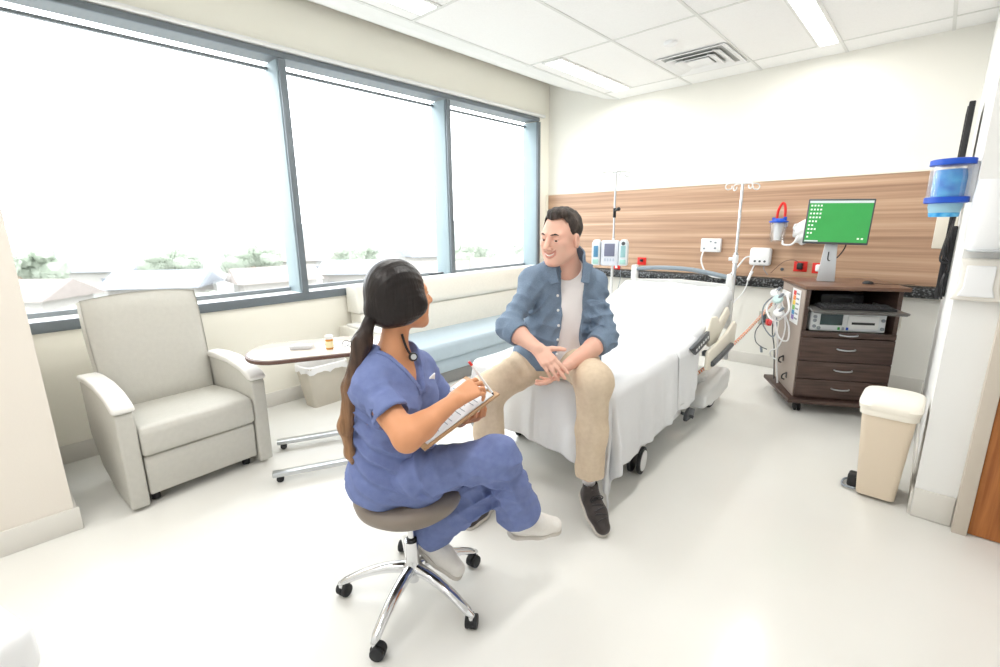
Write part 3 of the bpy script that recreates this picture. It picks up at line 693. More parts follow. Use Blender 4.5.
MB().cyl((-0.0, -0.03, -0.22), (0.01, -0.03, -0.28), 0.012).build('plug', m_grey, t)
# suction canister and regulator
t = empty('suction_canister', (-1.155, YW-0.11, 1.31), 0, 'clear suction canister with blue lid and red loop on the wall beside the monitor', 'canister')
MB().lathe([(0.058, 0), (0.062, 0.01), (0.075, 0.185), (0.078, 0.19), (0.072, 0.19), (0.058, 0.012), (0.0, 0.008)]).build('jar', m_clear, t)
MB().lathe([(0.03, 0.02), (0.042, 0.17), (0.040, 0.18), (0.0, 0.18)]).build('inner_liner', m_white, t)
MB().lathe([(0.083, 0.188), (0.083, 0.200), (0.060, 0.206), (0.050, 0.225), (0.0, 0.228)]).build('lid', m_blue, t)
mb = MB(); mb.cyl((0.05, 0, 0.205), (0.05, 0, 0.24), 0.016).cyl((-0.045, 0, 0.205), (-0.045, 0, 0.235), 0.016); mb.build('port', m_blue, t)
MB().tube([(-0.02, 0, 0.225), (-0.015, 0, 0.30), (0.012, 0, 0.365), (0.035, 0, 0.35), (0.045, 0, 0.29), (0.045, 0, 0.23)], 0.012, 10).build('red_loop', m_red, t)
MB().box((0.0, 0.09, 0.17), (0.12, 0.04, 0.05), 0.008).build('wall_bracket', m_white, t)
t = empty('suction_regulator', (-0.99, YW, 1.42), 0, 'grey and white suction regulator with round gauge between canister and monitor', 'regulator')
MB().box((0, -0.04, 0), (0.09, 0.08, 0.13), 0.015).build('regulator_body', m_white, t)
MB().cyl((0, -0.08, 0.02), (0, -0.10, 0.02), 0.042, bev=0.004).build('gauge', m_steel, t)
MB().cyl((0, -0.10, 0.02), (0, -0.104, 0.02), 0.032).build('gauge_face', m_white, t)
MB().cyl((0.075, -0.05, 0.01), (0.075, -0.09, 0.01), 0.022, bev=0.003).build('knob', m_black, t)
MB().cyl((0.0, -0.05, -0.06), (0.0, -0.05, -0.10), 0.02).build('fitting', m_grey, t)
t = empty('suction_tube', (-1.05, YW-0.12, 1.34), 0, 'white curved suction tube between the canister and the regulator', 'tube')
MB().tube([(-0.05, 0, -0.02), (-0.04, -0.02, -0.05), (0.03, -0.02, -0.05), (0.065, 0.01, 0.01), (0.06, 0.05, 0.06)], 0.009, 8).build('tube_run', m_white, t)
t = empty('plastic_bag', (-0.90, YW-0.07, 1.44), 0, 'white folded plastic bag hung on the wall behind the left edge of the monitor', 'bag')
tt = bmesh.new(); bmesh.ops.create_icosphere(tt, subdivisions=5, radius=1.0)
for v_ in tt.verts:
    o = v_.co.copy(); k = 1+0.10*math.sin(6*o.x+3*o.z)+0.07*math.sin(11*o.z-7*o.x)
    v_.co = Vector((o.x*0.13*k-0.06*max(0, o.z)*-1, o.y*0.045*k, o.z*0.145*k))
    v_.co.x += 0.35*v_.co.z*0.6
MB()._add(tt).build('bag_body', m_white, t, angle=3)

# coiled orange cord from the bed to the wall
t = empty('spiral_cord', (-1.20, 3.45, 0.40), 0, 'long coiled orange and white cord stretched from the bed to the cart', 'cord')
a_, b_ = V(-1.20, 3.42, 0.38), V(-1.13, 5.28, 0.70)
org = V(-1.20, 3.45, 0.40)
pts = []; N_ = 48*7
ax = (b_-a_).normalized(); s1 = ax.orthogonal().normalized(); s2 = ax.cross(s1)
for i in range(N_+1):
    k = i/N_; an = 2*math.pi*i/7; sag = -0.05*math.sin(math.pi*k)
    pts.append(a_+(b_-a_)*k+V(0, 0, sag)+(s1*math.cos(an)+s2*math.sin(an))*0.009-org)
MB().tube(pts, 0.0048, 6, 1).build('coil', mat('orange_cord', (242, 140, 92), 0.45), t)
MB().tube([a_-org+V(0, 0, 0), (a_+b_)/2-org+V(0, 0, -0.05), b_-org], 0.0072, 8, 10).build('core', m_cream, t)

# ------------------------------------------------------------------ cart
CA = math.atan2(0.44, 0.90)
cart = empty('medical_cart', (-0.68, 4.25, 0), CA, 'dark brown wheeled cart with open bay and three drawers', 'cart')
CW, CD = 0.625, 0.60
mb = MB()
mb.box((0.014, CD/2, 0.555), (0.028, CD, 0.87), 0.002).box((CW-0.014, CD/2, 0.555), (0.028, CD, 0.87), 0.002)
mb.box((CW/2, CD-0.012, 0.555), (CW-0.05, 0.02, 0.87)).box((CW/2, CD/2, 0.14), (CW-0.05, CD-0.02, 0.03))
mb.box((CW/2, CD/2, 0.645), (CW-0.05, CD-0.03, 0.02))
mb.build('carcass', m_cart, cart, smooth=False)
mb = MB(); mb.prism([(-0.05, -0.06), (CW+0.02, -0.06), (CW+0.02, CD), (-0.08, CD)], 0.085, 0.118, 'xy', 0.006); mb.build('base_shelf', m_cart, cart)
MB().prism([(-0.02, -0.03), (CW+0.035, -0.03), (CW+0.035, CD+0.02), (-0.02, CD+0.02)], 0.992, 1.022, 'xy', 0.006).build('worktop', m_carttop, cart)
MB().box((-0.004, CD/2, 0.555), (0.006, CD-0.01, 0.86)).build('side_panel', m_cartside, cart, smooth=False)
def pull(z, y, par, w_=0.12):
    MB().tube([(CW/2-w_/2, y, z), (CW/2-w_/2+0.012, y-0.018, z-0.002), (CW/2, y-0.024, z-0.005), (CW/2+w_/2-0.012, y-0.018, z-0.002), (CW/2+w_/2, y, z)], 0.006, 8).build('handle', m_steel, par)
for z0, z1 in ((0.625, 0.668), (0.432, 0.618), (0.285, 0.426), (0.128, 0.279)):
    d = MB().box((CW/2, -0.004, (z0+z1)/2), (CW-0.004, 0.022, z1-z0), 0.004).build('drawer', m_cart, cart)
    pull((z0+z1)/2+(0.012 if z1-z0 > 0.05 else 0.004), -0.014, d)
for (x, y) in ((0.04, 0.02), (CW-0.04, 0.02), (0.04, CD-0.05), (CW-0.04, CD-0.05), ):
    mb = MB()
    for s in (-1, 1): mb.cyl((x+s*0.008, y, 0.036), (x+s*0.022, y, 0.036), 0.036, bev=0.004)
    mb.box((x, y, 0.066), (0.045, 0.05, 0.036), 0.01); mb.build('caster', m_rubber, cart)
def cl(x, y, z): return Matrix.Rotation(CA, 4, 'Z') @ V(x, y, z)+V(-0.68, 4.25, 0)
# tray with keyboard
t = MB().prism([(0.0, -0.20), (0.04, -0.235), (CW-0.06, -0.235), (CW-0.03, -0.20), (CW-0.035, 0.12), (0.03, 0.12)], 0.845, 0.862, 'xy', 0.005).build('keyboard_tray', mat('tray_grey', (78, 76, 74), 0.3, var=0.03), cart)
for s in (0.045, CW-0.045): MB().box((s, 0.15, 0.85), (0.012, 0.36, 0.02)).build('tray_runner', m_steel, t)
k0 = empty('keyboard', cl(CW/2-0.01, -0.06, 0.864), CA, 'black computer keyboard on the pull-out tray of the cart', 'keyboard')
MB().prism([(-0.09, 0.0), (0.075, 0.0), (0.075, 0.024), (-0.09, 0.012)], -0.235, 0.235, 'yz', 0.003).build('keyboard_base', m_black, k0)
mk = mat('key_black', (48, 48, 50), 0.5)
for r_ in range(5):
    for c_ in range(15):
        MB().box((-0.210+0.030*c_, -0.068+0.030*r_, 0.0185+0.0022*r_), (0.023, 0.023, 0.007), 0.002, 1, rot=Euler((0.07, 0, 0))).build('key', mk, k0, smooth=False)
# recorder in the bay
t = empty('bedside_recorder', cl(CW/2-0.005, 0.03, 0.655), CA, 'white monitor recorder with dark screen and paper slot inside the open bay of the cart', 'recorder')
MB().box((0, 0.17, 0.088), (0.50, 0.36, 0.15), 0.012, 3).build('recorder_case', mat('device_white', (220, 224, 226), 0.35), t)
MB().box((-0.11, -0.012, 0.105), (0.15, 0.006, 0.085), 0.003).build('screen', mat('recorder_screen', (46, 66, 70), 0.15), t)
MB().box((0.10, -0.012, 0.09), (0.20, 0.005, 0.10), 0.003).build('printer_door', m_whitem, t)
MB().box((0.10, -0.016, 0.082), (0.15, 0.005, 0.018), 0.002).build('paper_slot', m_black, t)
for x, z in ((-0.222, 0.125), (-0.222, 0.095), (-0.222, 0.05), (-0.19, 0.038), (0.228, 0.11), (0.228, 0.045)): MB().cyl((x, -0.008, z), (x, -0.018, z), 0.013, bev=0.002).build('jack', m_grey, t)
for k in range(3): MB().box((-0.055+0.028*k, -0.013, 0.038), (0.016, 0.006, 0.022), 0.002).build('button', mat('button_green', (70, 160, 84), 0.4) if k == 0 else m_blue if k == 2 else m_grey, t)
t = empty('docking_unit', cl(CW/2+0.02, 0.25, 0.81), CA, 'dark unit at the back of the open bay of the cart, above the keyboard', 'computer')
MB().box((0, 0.1, 0.06), (0.30, 0.2, 0.12), 0.01).build('unit_case', m_black, t)
MB().tube([(-0.06, -0.004, 0.05), (-0.06, -0.004, 0.09), (0.06, -0.004, 0.09), (0.06, -0.004, 0.05)], 0.006, 8, 4, closed=True).build('front_ring', m_dgrey, t)
tag(MB().box((0.0, 0.0, 0.0), (0.16, 0.04, 0.02), 0.003).build('barcode_strip', m_white), 'white strip lying in the cart bay left of the keyboard', 'strip')
o = bpy.data.objects['barcode_strip']; o.location = cl(0.16, 0.20, 0.83); o.rotation_euler = (0, 0, CA)
MB().box((0, 0.05, -0.086), (0.12, 0.1, 0.152)).build('strip_holder', m_cart, o)
# mouse
t = empty('computer_mouse', cl(0.47, 0.20, 1.022), CA-0.6, 'black computer mouse on top of the cart', 'mouse')
MB().sph((0, 0, 0.004), 0.03, (1.25, 0.9, 0.75)).build('mouse_body', m_black, t)
MB().tube([(0.035, 0, 0.008), (0.10, 0.02, 0.004), (0.18, 0.10, 0.004), (0.26, 0.13, 0.004)], 0.002, 6).build('mouse_cord', m_black, t)
# monitor on its post
t = empty('computer_monitor', cl(0.225, 0.34, 1.022), 0.19, 'flat monitor with a green screen on a pale post over the cart', 'monitor')
MB().prism([(-0.062, 0.0), (0.062, 0.0), (0.05, 0.22), (0.045, 0.36), (-0.03, 0.36), (-0.045, 0.22)], -0.022, 0.022, 'xz', 0.006).build('post', mat('pale_post', (206, 210, 214), 0.35, metal=0.3), t)
MB().box((0.03, -0.045, 0.37), (0.07, 0.07, 0.10), 0.01).build('mount', m_grey, t)
mt = Matrix.Translation((0.02, -0.10, 0.475)) @ Matrix.Rotation(0.03, 4, 'Y')
mb = MB(); mb.box((0, 0, 0), (0.425, 0.035, 0.345), 0.008, 3); s_ = mb.build('monitor_case', m_dgrey, t); s_.matrix_local = mt
m_scr = mat('lit_green_screen', (58, 150, 76), 0.25, var=0.03, emit=0.35)
MB().box((0, -0.0185, 0.002), (0.405, 0.003, 0.315)).build('screen', m_scr, s_, smooth=False)
m_ico = mat('screen_icon', (214, 232, 214), 0.3, emit=0.35); m_bar = mat('screen_bar', (196, 204, 204), 0.3, emit=0.35)
MB().box((0, -0.0205, 0.150), (0.405, 0.002, 0.018)).build('title_bar', m_bar, s_, smooth=False)
MB().box((-0.155, -0.0205, -0.150), (0.09, 0.002, 0.010)).build('task_bar', m_bar, s_, smooth=False)
for r_ in range(9):
    for c_ in range([4, 4, 4, 4, 3, 2, 3, 2, 1][r_]):
        MB().box((-0.185+0.021*c_, -0.0205, 0.122-0.030*r_), (0.012, 0.002, 0.013)).build('desktop_icon', m_ico, s_, smooth=False)
for c_ in range(2): MB().box((0.145+0.025*c_, -0.0205, -0.125), (0.013, 0.002, 0.012)).build('desktop_icon', m_ico, s_, smooth=False)
MB().tube([(0.05, -0.04, 0.36), (0.10, -0.03, 0.30), (0.06, -0.01, 0.20), (0.0, -0.02, 0.17), (-0.005, -0.02, 0.24)], 0.005, 8).build('monitor_cable', m_black, t)
# poster on the left side of the cart and the hanging leads
t = empty('care_chart', cl(-0.008, 0.20, 0.83), CA, 'rainbow coloured chart card on the left side of the cart', 'chart')
MB().box((-0.001, 0, 0), (0.002, 0.21, 0.28)).build('card', m_white, t, smooth=False)
for k, c in enumerate(((214, 60, 60), (238, 140, 70), (246, 214, 90), (140, 200, 110), (90, 160, 210), (150, 130, 200))):
    MB().box((-0.003, 0.035, 0.105-0.040*k), (0.002, 0.06, 0.036)).build('colour_band', mat('band', c, 0.6), t, smooth=False)
    MB().box((-0.003, -0.045, 0.105-0.040*k), (0.002, 0.07, 0.012)).build('text_line', m_grey, t, smooth=False)
t = empty('lead_rack', cl(-0.012, 0.42, 0.90), CA, 'white hook rack on the left side of the cart holding transducers and leads', 'rack')
MB().box((-0.01, 0, 0), (0.02, 0.20, 0.05), 0.006).build('rack_plate', m_white, t)
MB().tube([(-0.01, 0.05, 0.0), (-0.07, 0.05, -0.01), (-0.10, 0.05, 0.03)], 0.008, 8).build('hook', m_white, t)
MB().tube([(-0.01, -0.05, 0.0), (-0.07, -0.05, -0.01), (-0.10, -0.05, 0.03)], 0.008, 8).build('hook', m_white, t)
for k, (y, z, m, nm, wh) in enumerate(((0.36, 0.86, mat('teal_white', (200, 226, 224), 0.35), 'pale teal', 'topmost'), (0.46, 0.90, m_white, 'white', 'beside the rack'), (0.30, 0.75, m_white, 'white', 'lowest of the probes'))):
    t = empty('probe', cl(-0.10, y, z), CA, nm+' round transducer hanging on the left of the cart, '+wh, 'probe')
    MB().lathe([(0.0, -0.018), (0.036, -0.016), (0.042, 0), (0.034, 0.014), (0.0, 0.018)], (0, 0, 0), axis=(-0.4, -0.6, 0.5)).build('probe_head', m, t)
    MB().cyl((0, 0.0, 0.0), (0.03, -0.02, 0.05), 0.012).build('probe_neck', m_grey, t)
leads = [
 ('loop of white lead cable hanging on the left of the cart', m_white, 0.007, [(-0.09, 0.36, 0.88), (-0.15, 0.30, 0.72), (-0.12, 0.22, 0.56), (-0.04, 0.20, 0.54), (-0.03, 0.26, 0.66), (-0.09, 0.36, 0.80)]),
 ('long white lead hanging nearly to the base shelf of the cart', m_white, 0.008, [(-0.09, 0.40, 0.88), (-0.13, 0.42, 0.70), (-0.08, 0.36, 0.50), (-0.07, 0.34, 0.30), (-0.04, 0.33, 0.125)]),
 ('grey lead loop beside the hanging white leads', m_grey, 0.006, [(-0.08, 0.48, 0.90), (-0.20, 0.52, 0.78), (-0.21, 0.46, 0.62), (-0.12, 0.40, 0.52), (-0.08, 0.44, 0.62), (-0.10, 0.50, 0.80)]),
 ('wide white lead sling crossing the hanging leads', m_white, 0.009, [(-0.08, 0.50, 0.90), (-0.19, 0.46, 0.76), (-0.14, 0.34, 0.67), (-0.06, 0.22, 0.78), (-0.06, 0.30, 0.90)]),
 ('dark lead hanging behind the white leads on the cart side', m_dgrey, 0.005, [(-0.07, 0.45, 0.88), (-0.10, 0.50, 0.60), (-0.07, 0.46, 0.40), (-0.05, 0.42, 0.13)]),
 ('white lead ending in a curl over the base shelf', m_white, 0.006, [(-0.10, 0.34, 0.86), (-0.05, 0.28, 0.64), (-0.10, 0.24, 0.48), (-0.16, 0.28, 0.42), (-0.13, 0.34, 0.36), (-0.08, 0.30, 0.34)])]
for lab, m, r_, pts in leads:
    t = empty('lead_cable', cl(-0.08, 0.40, 0.90), CA, lab, 'cable')
    MB().tube([V(p[0]*0.8, p[1], p[2])-V(-0.08, 0.40, 0.90) for p in pts], r_, 8, 8).build('cable_run', m, t)
t = empty('red_clamp', cl(-0.15, 0.36, 0.655), CA, 'red clip on the leads hanging at the cart side', 'clip')
MB().box((0, 0, 0), (0.035, 0.07, 0.05), 0.008).build('clip_body', m_red, t)
MB().box((0.0, -0.055, 0.01), (0.025, 0.03, 0.035), 0.008).build('clip_tab', mat('pink_red', (232, 90, 100), 0.4), t)
for z, lab in ((0.33, 'upper black hook on the left side panel of the cart'), (0.22, 'lower black hook on the left side panel of the cart')):
    t = empty('side_hook', cl(-0.008, 0.20 if z < 0.3 else 0.34, z), CA, lab, 'hook')
    MB().tube([(0, 0, 0.04), (-0.03, 0, 0.02), (-0.032, 0, -0.01), (-0.012, 0, -0.02)], 0.006, 8).build('hook_arm', m_black, t)
    MB().box((-0.002, 0, 0.02), (0.004, 0.03, 0.05), 0.001).build('hook_plate', m_black, t)
t = empty('teal_glove', cl(CW+0.018, 0.16, 0.42), CA, 'small teal rubbery flap sticking out at the right side of the cart', 'flap')
MB().prism([(-0.04, -0.05), (0.03, -0.06), (0.05, 0.0), (0.05, 0.06), (-0.01, 0.035), (-0.04, 0.03)], 0.0, 0.012, 'yz', 0.004, mtx=Matrix.Rotation(-0.9, 4, 'Z')).build('flap_sheet', mat('teal_rubber', (60, 190, 206), 0.4), t)
t = empty('side_cable', cl(CW+0.022, 0.10, 0.82), CA, 'small tangle of wire at the right side of the cart', 'wire')
MB().tube([(0, 0, 0.0), (0.02, 0.02, -0.05), (0.03, -0.02, -0.11), (0.01, 0.03, -0.16), (0.03, 0.0, -0.10), (0.02, -0.03, -0.03)], 0.003, 6).build('wire_run', m_cream, t)

# ------------------------------------------------------------------ pedal bin
t = empty('pedal_bin', (-0.05, 3.19, 0), -0.02, 'beige step-on waste bin with ivory lid beside the white wall end', 'bin')
tt = bmesh.new(); bmesh.ops.create_cube(tt, size=1.0)
for v_ in tt.verts:
    up = v_.co.z > 0
    v_.co = Vector((v_.co.x*(0.225 if up else 0.17), v_.co.y*(0.33 if up else 0.26)-(0.0 if up else -0.02), 0.02+(v_.co.z+0.5)*0.49))
bmesh.ops.bevel(tt, geom=[e for e in tt.edges if abs(e.verts[0].co.z-e.verts[1].co.z) > 0.3], offset=0.03, segments=4, affect='EDGES', profile=0.5)
MB()._add(tt).build('bin_body', m_bin, t)
def rrect(w_, d, r, n=5, ox=0, oy=0):
    P = []
    for cx, cy, a0 in ((w_/2-r, d/2-r, 0), (-w_/2+r, d/2-r, 90), (-w_/2+r, -d/2+r, 180), (w_/2-r, -d/2+r, 270)):
        for i in range(n+1):
            a = math.radians(a0+90*i/n); P.append((cx+r*math.cos(a)+ox, cy+r*math.sin(a)+oy))
    return P
MB().prism(rrect(0.245, 0.35, 0.05), 0.50, 0.535, 'xy', 0.004).build('rim', m_binlid, t)
tt = bmesh.new(); nx_, ny_ = 22, 26; G_ = []
for j in range(ny_+1):
    row = []
    for i in range(nx_+1):
        a, b = -1+2*i/nx_, -1+2*j/ny_
        q = (abs(a)**8+abs(b)**8)**(1/8) if (a or b) else 1; mx = max(abs(a), abs(b)); s_ = mx/q if q else 1
        x, y = a*s_*0.132, b*s_*0.182
        z = 0.575+0.028*(1-a*a*0.5)*(1-b*b)-0.02*mx**10
        row.append(tt.verts.new((x, y, z)))
    G_.append(row)
for a, b in zip(G_, G_[1:]):
    for i in range(nx_): tt.faces.new((a[i], a[i+1], b[i+1], b[i]))
rg_ = bmesh.ops.extrude_face_region(tt, geom=tt.faces[:])
for v_ in rg_['geom']:
    if isinstance(v_, bmesh.types.BMVert): v_.co.z = 0.532; v_.co.x *= 0.97; v_.co.y *= 0.97
bmesh.ops.recalc_face_normals(tt, faces=tt.faces[:])
MB()._add(tt).build('lid', m_binlid, t, angle=1.0)
MB().prism([(-0.05, 0.012), (0.06, 0.012), (0.05, 0.075), (-0.03, 0.085)], -0.135, -0.085, 'yz', 0.012, 3).build('pedal', m_rubber, t)
MB().tube([(-0.09, 0.07, 0.02), (-0.15, 0.04, 0.014), (-0.15, -0.05, 0.014), (-0.09, -0.07, 0.02)], 0.006, 8).build('pedal_bar', m_grey, t)

# ------------------------------------------------------------------ right wall: computer track, wipes, dispensers
t = empty('wall_computer_track', (0.10, 4.45, 0.98), 0, 'tall black wall track with screen edge-on and cables, seen beside the blue wipes holder', 'computer track')
MB().box((-0.02, 0.10, 0.24), (0.035, 0.16, 0.48), 0.004).build('lower_track', m_black, t)
MB().box((-0.045, -0.12, 0.42), (0.022, 0.09, 0.84), 0.004).build('cable_channel', m_rubber, t)
MB().box((-0.055, -0.05, 0.92), (0.030, 0.42, 0.60), 0.006).build('screen_case', m_black, t)
MB().box((-0.072, -0.05, 0.92), (0.004, 0.38, 0.55)).build('screen', m_rubber, t)
MB().box((-0.02, -0.06, 0.75), (0.04, 0.10, 0.10), 0.008).build('bracket', m_black, t)
for k in range(4):
    MB().tube([(-0.03, -0.18+0.02*k, 0.55), (-0.035-0.01*k, -0.22, 0.40-0.04*k), (-0.02, -0.14-0.03*k, 0.24), (-0.035, -0.22+0.03*k, 0.12), (-0.02, -0.20, 0.01+0.02*k)], 0.006, 6).build('cable', m_black, t)
t = empty('glove_box_holder', (0.10, 5.00, 1.42), 0, 'cream box on the side wall behind the blue wipes holder', 'wall box')
MB().box((-0.06, 0, 0), (0.12, 0.24, 0.26), 0.008).build('holder_case', m_cream, t)
MB().box((-0.112, 0, 0.03), (0.004, 0.12, 0.07), 0.001).build('opening', m_grey, t)
# wipes tub in a clear bracket
t = empty('wipes_dispenser', (0.008, 3.155, 1.515), 0, 'clear round wipes holder with blue rims hung on the wall end', 'dispenser')
cy_ = lambda r0, r1, z0, z1: [(r0, z0), (r1, z1)]
MB().lathe([(0.082, 0.075), (0.086, 0.095), (0.086, 0.265), (0.082, 0.265), (0.080, 0.10)]).build('clear_shell', m_clear, t)
MB().lathe([(0.086, 0.255), (0.092, 0.257), (0.092, 0.283), (0.084, 0.286), (0.084, 0.262)]).build('upper_rim', m_blue, t)
MB().lathe([(0.084, 0.068), (0.091, 0.072), (0.091, 0.098), (0.086, 0.10), (0.080, 0.08)]).build('lower_rim', m_blue, t)
MB().lathe([(0.045, 0.012), (0.062, 0.02), (0.070, 0.05), (0.070, 0.07), (0.06, 0.074), (0.03, 0.03), (0.0, 0.026)]).build('nozzle', mat('pale_blue_plastic', (176, 224, 244), 0.3, trans=0.3), t)
MB().lathe([(0.0, 0.055), (0.058, 0.06), (0.066, 0.10), (0.068, 0.20), (0.06, 0.235), (0.0, 0.24)]).build('wipes_roll', mat('cyan_wipes', (6, 104, 206), 0.5, rgb2=(70, 176, 232), vs=18), t)
MB().lathe([(0.060, 0.0), (0.064, 0.02), (0.05, 0.03), (0.0, 0.03)]).build('pull_ring', mat('cyan_ring', (30, 140, 214), 0.4, rgb2=(110, 200, 240), vs=30), t)
MB().box((0.080, 0.02, 0.17), (0.045, 0.06, 0.20), 0.006).build('bracket', m_white, t)
t.scale = (0.9, 0.9, 0.92)
# soap dispenser and lower drip tray
t = empty('soap_dispenser', (0.172, 3.05, 1.37), 0, 'white wall soap dispenser with grey rounded underside', 'dispenser')
tt = bmesh.new(); Rr = []
for (z, hw, d) in ((0.0, 0.072, 0.095), (0.02, 0.078, 0.105), (0.12, 0.080, 0.105), (0.22, 0.078, 0.09), (0.30, 0.072, 0.07)):
    row = [tt.verts.new((hw, 0, z))]
    for i in range(13):
        a = math.pi*i/12; row.append(tt.verts.new((hw*math.copysign(abs(math.cos(a))**0.6, math.cos(a)), -d*abs(math.sin(a))**0.7-0.001, z)))
    row.append(tt.verts.new((-hw, 0, z))); Rr.append(row)
for a, b in zip(Rr, Rr[1:]):
    n = len(a)
    for i in range(n): tt.faces.new((a[i], a[(i+1) % n], b[(i+1) % n], b[i]))
tt.faces.new(Rr[0]); tt.faces.new(Rr[-1][::-1])
MB()._add(tt).build('dispenser_case', m_white, t, angle=0.9)
MB().sph((0, -0.075, -0.004), 0.066, (1.05, 0.75, 0.12)).build('nozzle_plate', mat('pale_grey', (196, 200, 202), 0.35), t)
t = empty('drip_tray', (0.165, 3.05, 1.14), 0, 'ivory moulded tray below the white soap dispenser', 'tray')
MB().prism([(-0.085, 0.0), (0.09, 0.0), (0.075, 0.05), (0.075, 0.12), (0.088, 0.165), (0.08, 0.19), (-0.07, 0.19), (-0.062, 0.165), (-0.060, 0.08), (-0.075, 0.03)], -0.055, 0.0, 'xz', 0.012, 3).build('tray_body', mat('ivory_plastic', (234, 230, 222), 0.35, var=0.01), t)
MB().prism([(-0.06, 0.02), (0.062, 0.02), (0.05, 0.06), (0.05, 0.16), (-0.045, 0.16), (-0.045, 0.06)], -0.068, -0.05, 'xz', 0.006, 3).build('tray_front', m_white, t)

# ------------------------------------------------------------------ rolling stool
stool = empty('rolling_stool', (-1.40, 0.98, 0), math.radians(7), 'round taupe padded rolling stool with five-armed chrome base under the nurse', 'stool')
MB().lathe([(0.0, 0.415), (0.13, 0.415), (0.175, 0.425), (0.205, 0.450), (0.212, 0.475), (0.205, 0.495), (0.185, 0.505), (0.0, 0.508)], seg=56).build('seat', m_stoolv, stool, angle=1.5)
MB().lathe([(0.0, 0.405), (0.11, 0.405), (0.14, 0.416), (0.0, 0.417)], seg=40).build('seat_plate', m_black, stool)
MB().cyl((0, 0, 0.26), (0, 0, 0.41), 0.014).build('gas_piston', m_chrome, stool)
MB().cyl((0, 0, 0.255), (0, 0, 0.275), 0.021, bev=0.003).build('collar', m_black, stool)
MB().lathe([(0.0, 0.075), (0.022, 0.075), (0.026, 0.10), (0.044, 0.12), (0.040, 0.15), (0.029, 0.165), (0.027, 0.262), (0.0, 0.262)], seg=32).build('cylinder_cover', m_chrome, stool, angle=1.0)
for k in range(5):
    a = 2*math.pi*k/5
    R0 = Matrix.Rotation(a, 4, 'Z')
    tt = bmesh.new(); rows = []
    for j in range(13):
        u = j/12; x = 0.025+0.285*u; zc = 0.138-0.075*u**1.5-0.0*u+0.012*math.sin(math.pi*u); hw = 0.026-0.008*u; hh = 0.024-0.010*u
        if j == 12: hw *= 0.5; hh *= 0.5; x += 0.004
        rows.append([tt.verts.new((x, hw*math.cos(2*math.pi*i/14), zc+hh*math.sin(2*math.pi*i/14))) for i in range(14)])
    for p, q in zip(rows, rows[1:]):
        for i in range(14): tt.faces.new((p[i], p[(i+1) % 14], q[(i+1) % 14], q[i]))
    tt.faces.new(rows[0]); tt.faces.new(rows[-1][::-1])
    lg = MB()._add(tt, R0).build('leg', m_chrome, stool, angle=1.2)
    cx, cy = 0.302*math.cos(a), 0.302*math.sin(a)
    MB().cyl((cx, cy, 0.045), (cx, cy, 0.068), 0.011).build('caster_stem', m_chrome, lg)
    ca = a+[0.5, 1.9, 1.1, 2.6, 0.2][k]; dx, dy = math.cos(ca), math.sin(ca)
    ox, oy = cx-dy*0.012, cy+dx*0.012
    mb = MB()
    for s in (-1, 1): mb.cyl((ox+dx*s*0.006, oy+dy*s*0.006, 0.027), (ox+dx*s*0.024, oy+dy*s*0.024, 0.027), 0.027, seg=24, bev=0.005)
    mb.cyl((ox-dx*0.006, oy-dy*0.006, 0.030), (ox+dx*0.006, oy+dy*0.006, 0.030), 0.029, seg=24)
    mb.build('caster', m_rubber, lg)

# ------------------------------------------------------------------ figures: smooth-blended solids meshed with surface nets
A_ = lambda *p: np.array(p, dtype=np.float64)
def unit(v): v = np.asarray(v, float); return v/max(np.linalg.norm(v), 1e-9)
def smin(a, b, k):
    h = np.maximum(k-np.abs(a-b), 0)/k
    return np.minimum(a, b)-h*h*k*0.25
def smax(a, b, k): return -smin(-a, -b, k)
def d_cone(P, a, b, ra, rb):
    a = np.asarray(a, float); b = np.asarray(b, float); ab = b-a
    t = np.clip(((P-a)@ab)/max(ab@ab, 1e-9), 0, 1)
    return np.linalg.norm(P-a-t[:, None]*ab, axis=1)-(ra+(rb-ra)*t)
def d_ell(P, c, r, R=None):
    q = P-np.asarray(c, float)
    if R is not None: q = q@R            # R columns are the local axes
    r = np.asarray(r, float)
    k0 = np.linalg.norm(q/r, axis=1); k1 = np.linalg.norm(q/(r*r), axis=1)
    return k0*(k0-1)/np.maximum(k1, 1e-6)
def d_box(P, c, h, R=None, rad=0.0):
    q = P-np.asarray(c, float)
    if R is not None: q = q@R
    q = np.abs(q)-(np.asarray(h, float)-rad)
    return np.linalg.norm(np.maximum(q, 0), axis=1)+np.minimum(q.max(axis=1), 0)-rad
def frame(f, up):
    """columns: lateral (left of the facing person), forward, up"""
    f = unit(f); l = unit(np.cross(up, f)); u = np.cross(f, l)
    return np.stack([l, f, u], axis=1)
def d_chain(P, pts, rs, k=0.02, d=None):
    for i in range(len(pts)-1):
        e = d_cone(P, pts[i], pts[i+1], rs[i], rs[i+1])
        d = e if d is None else smin(d, e, k)
    return d

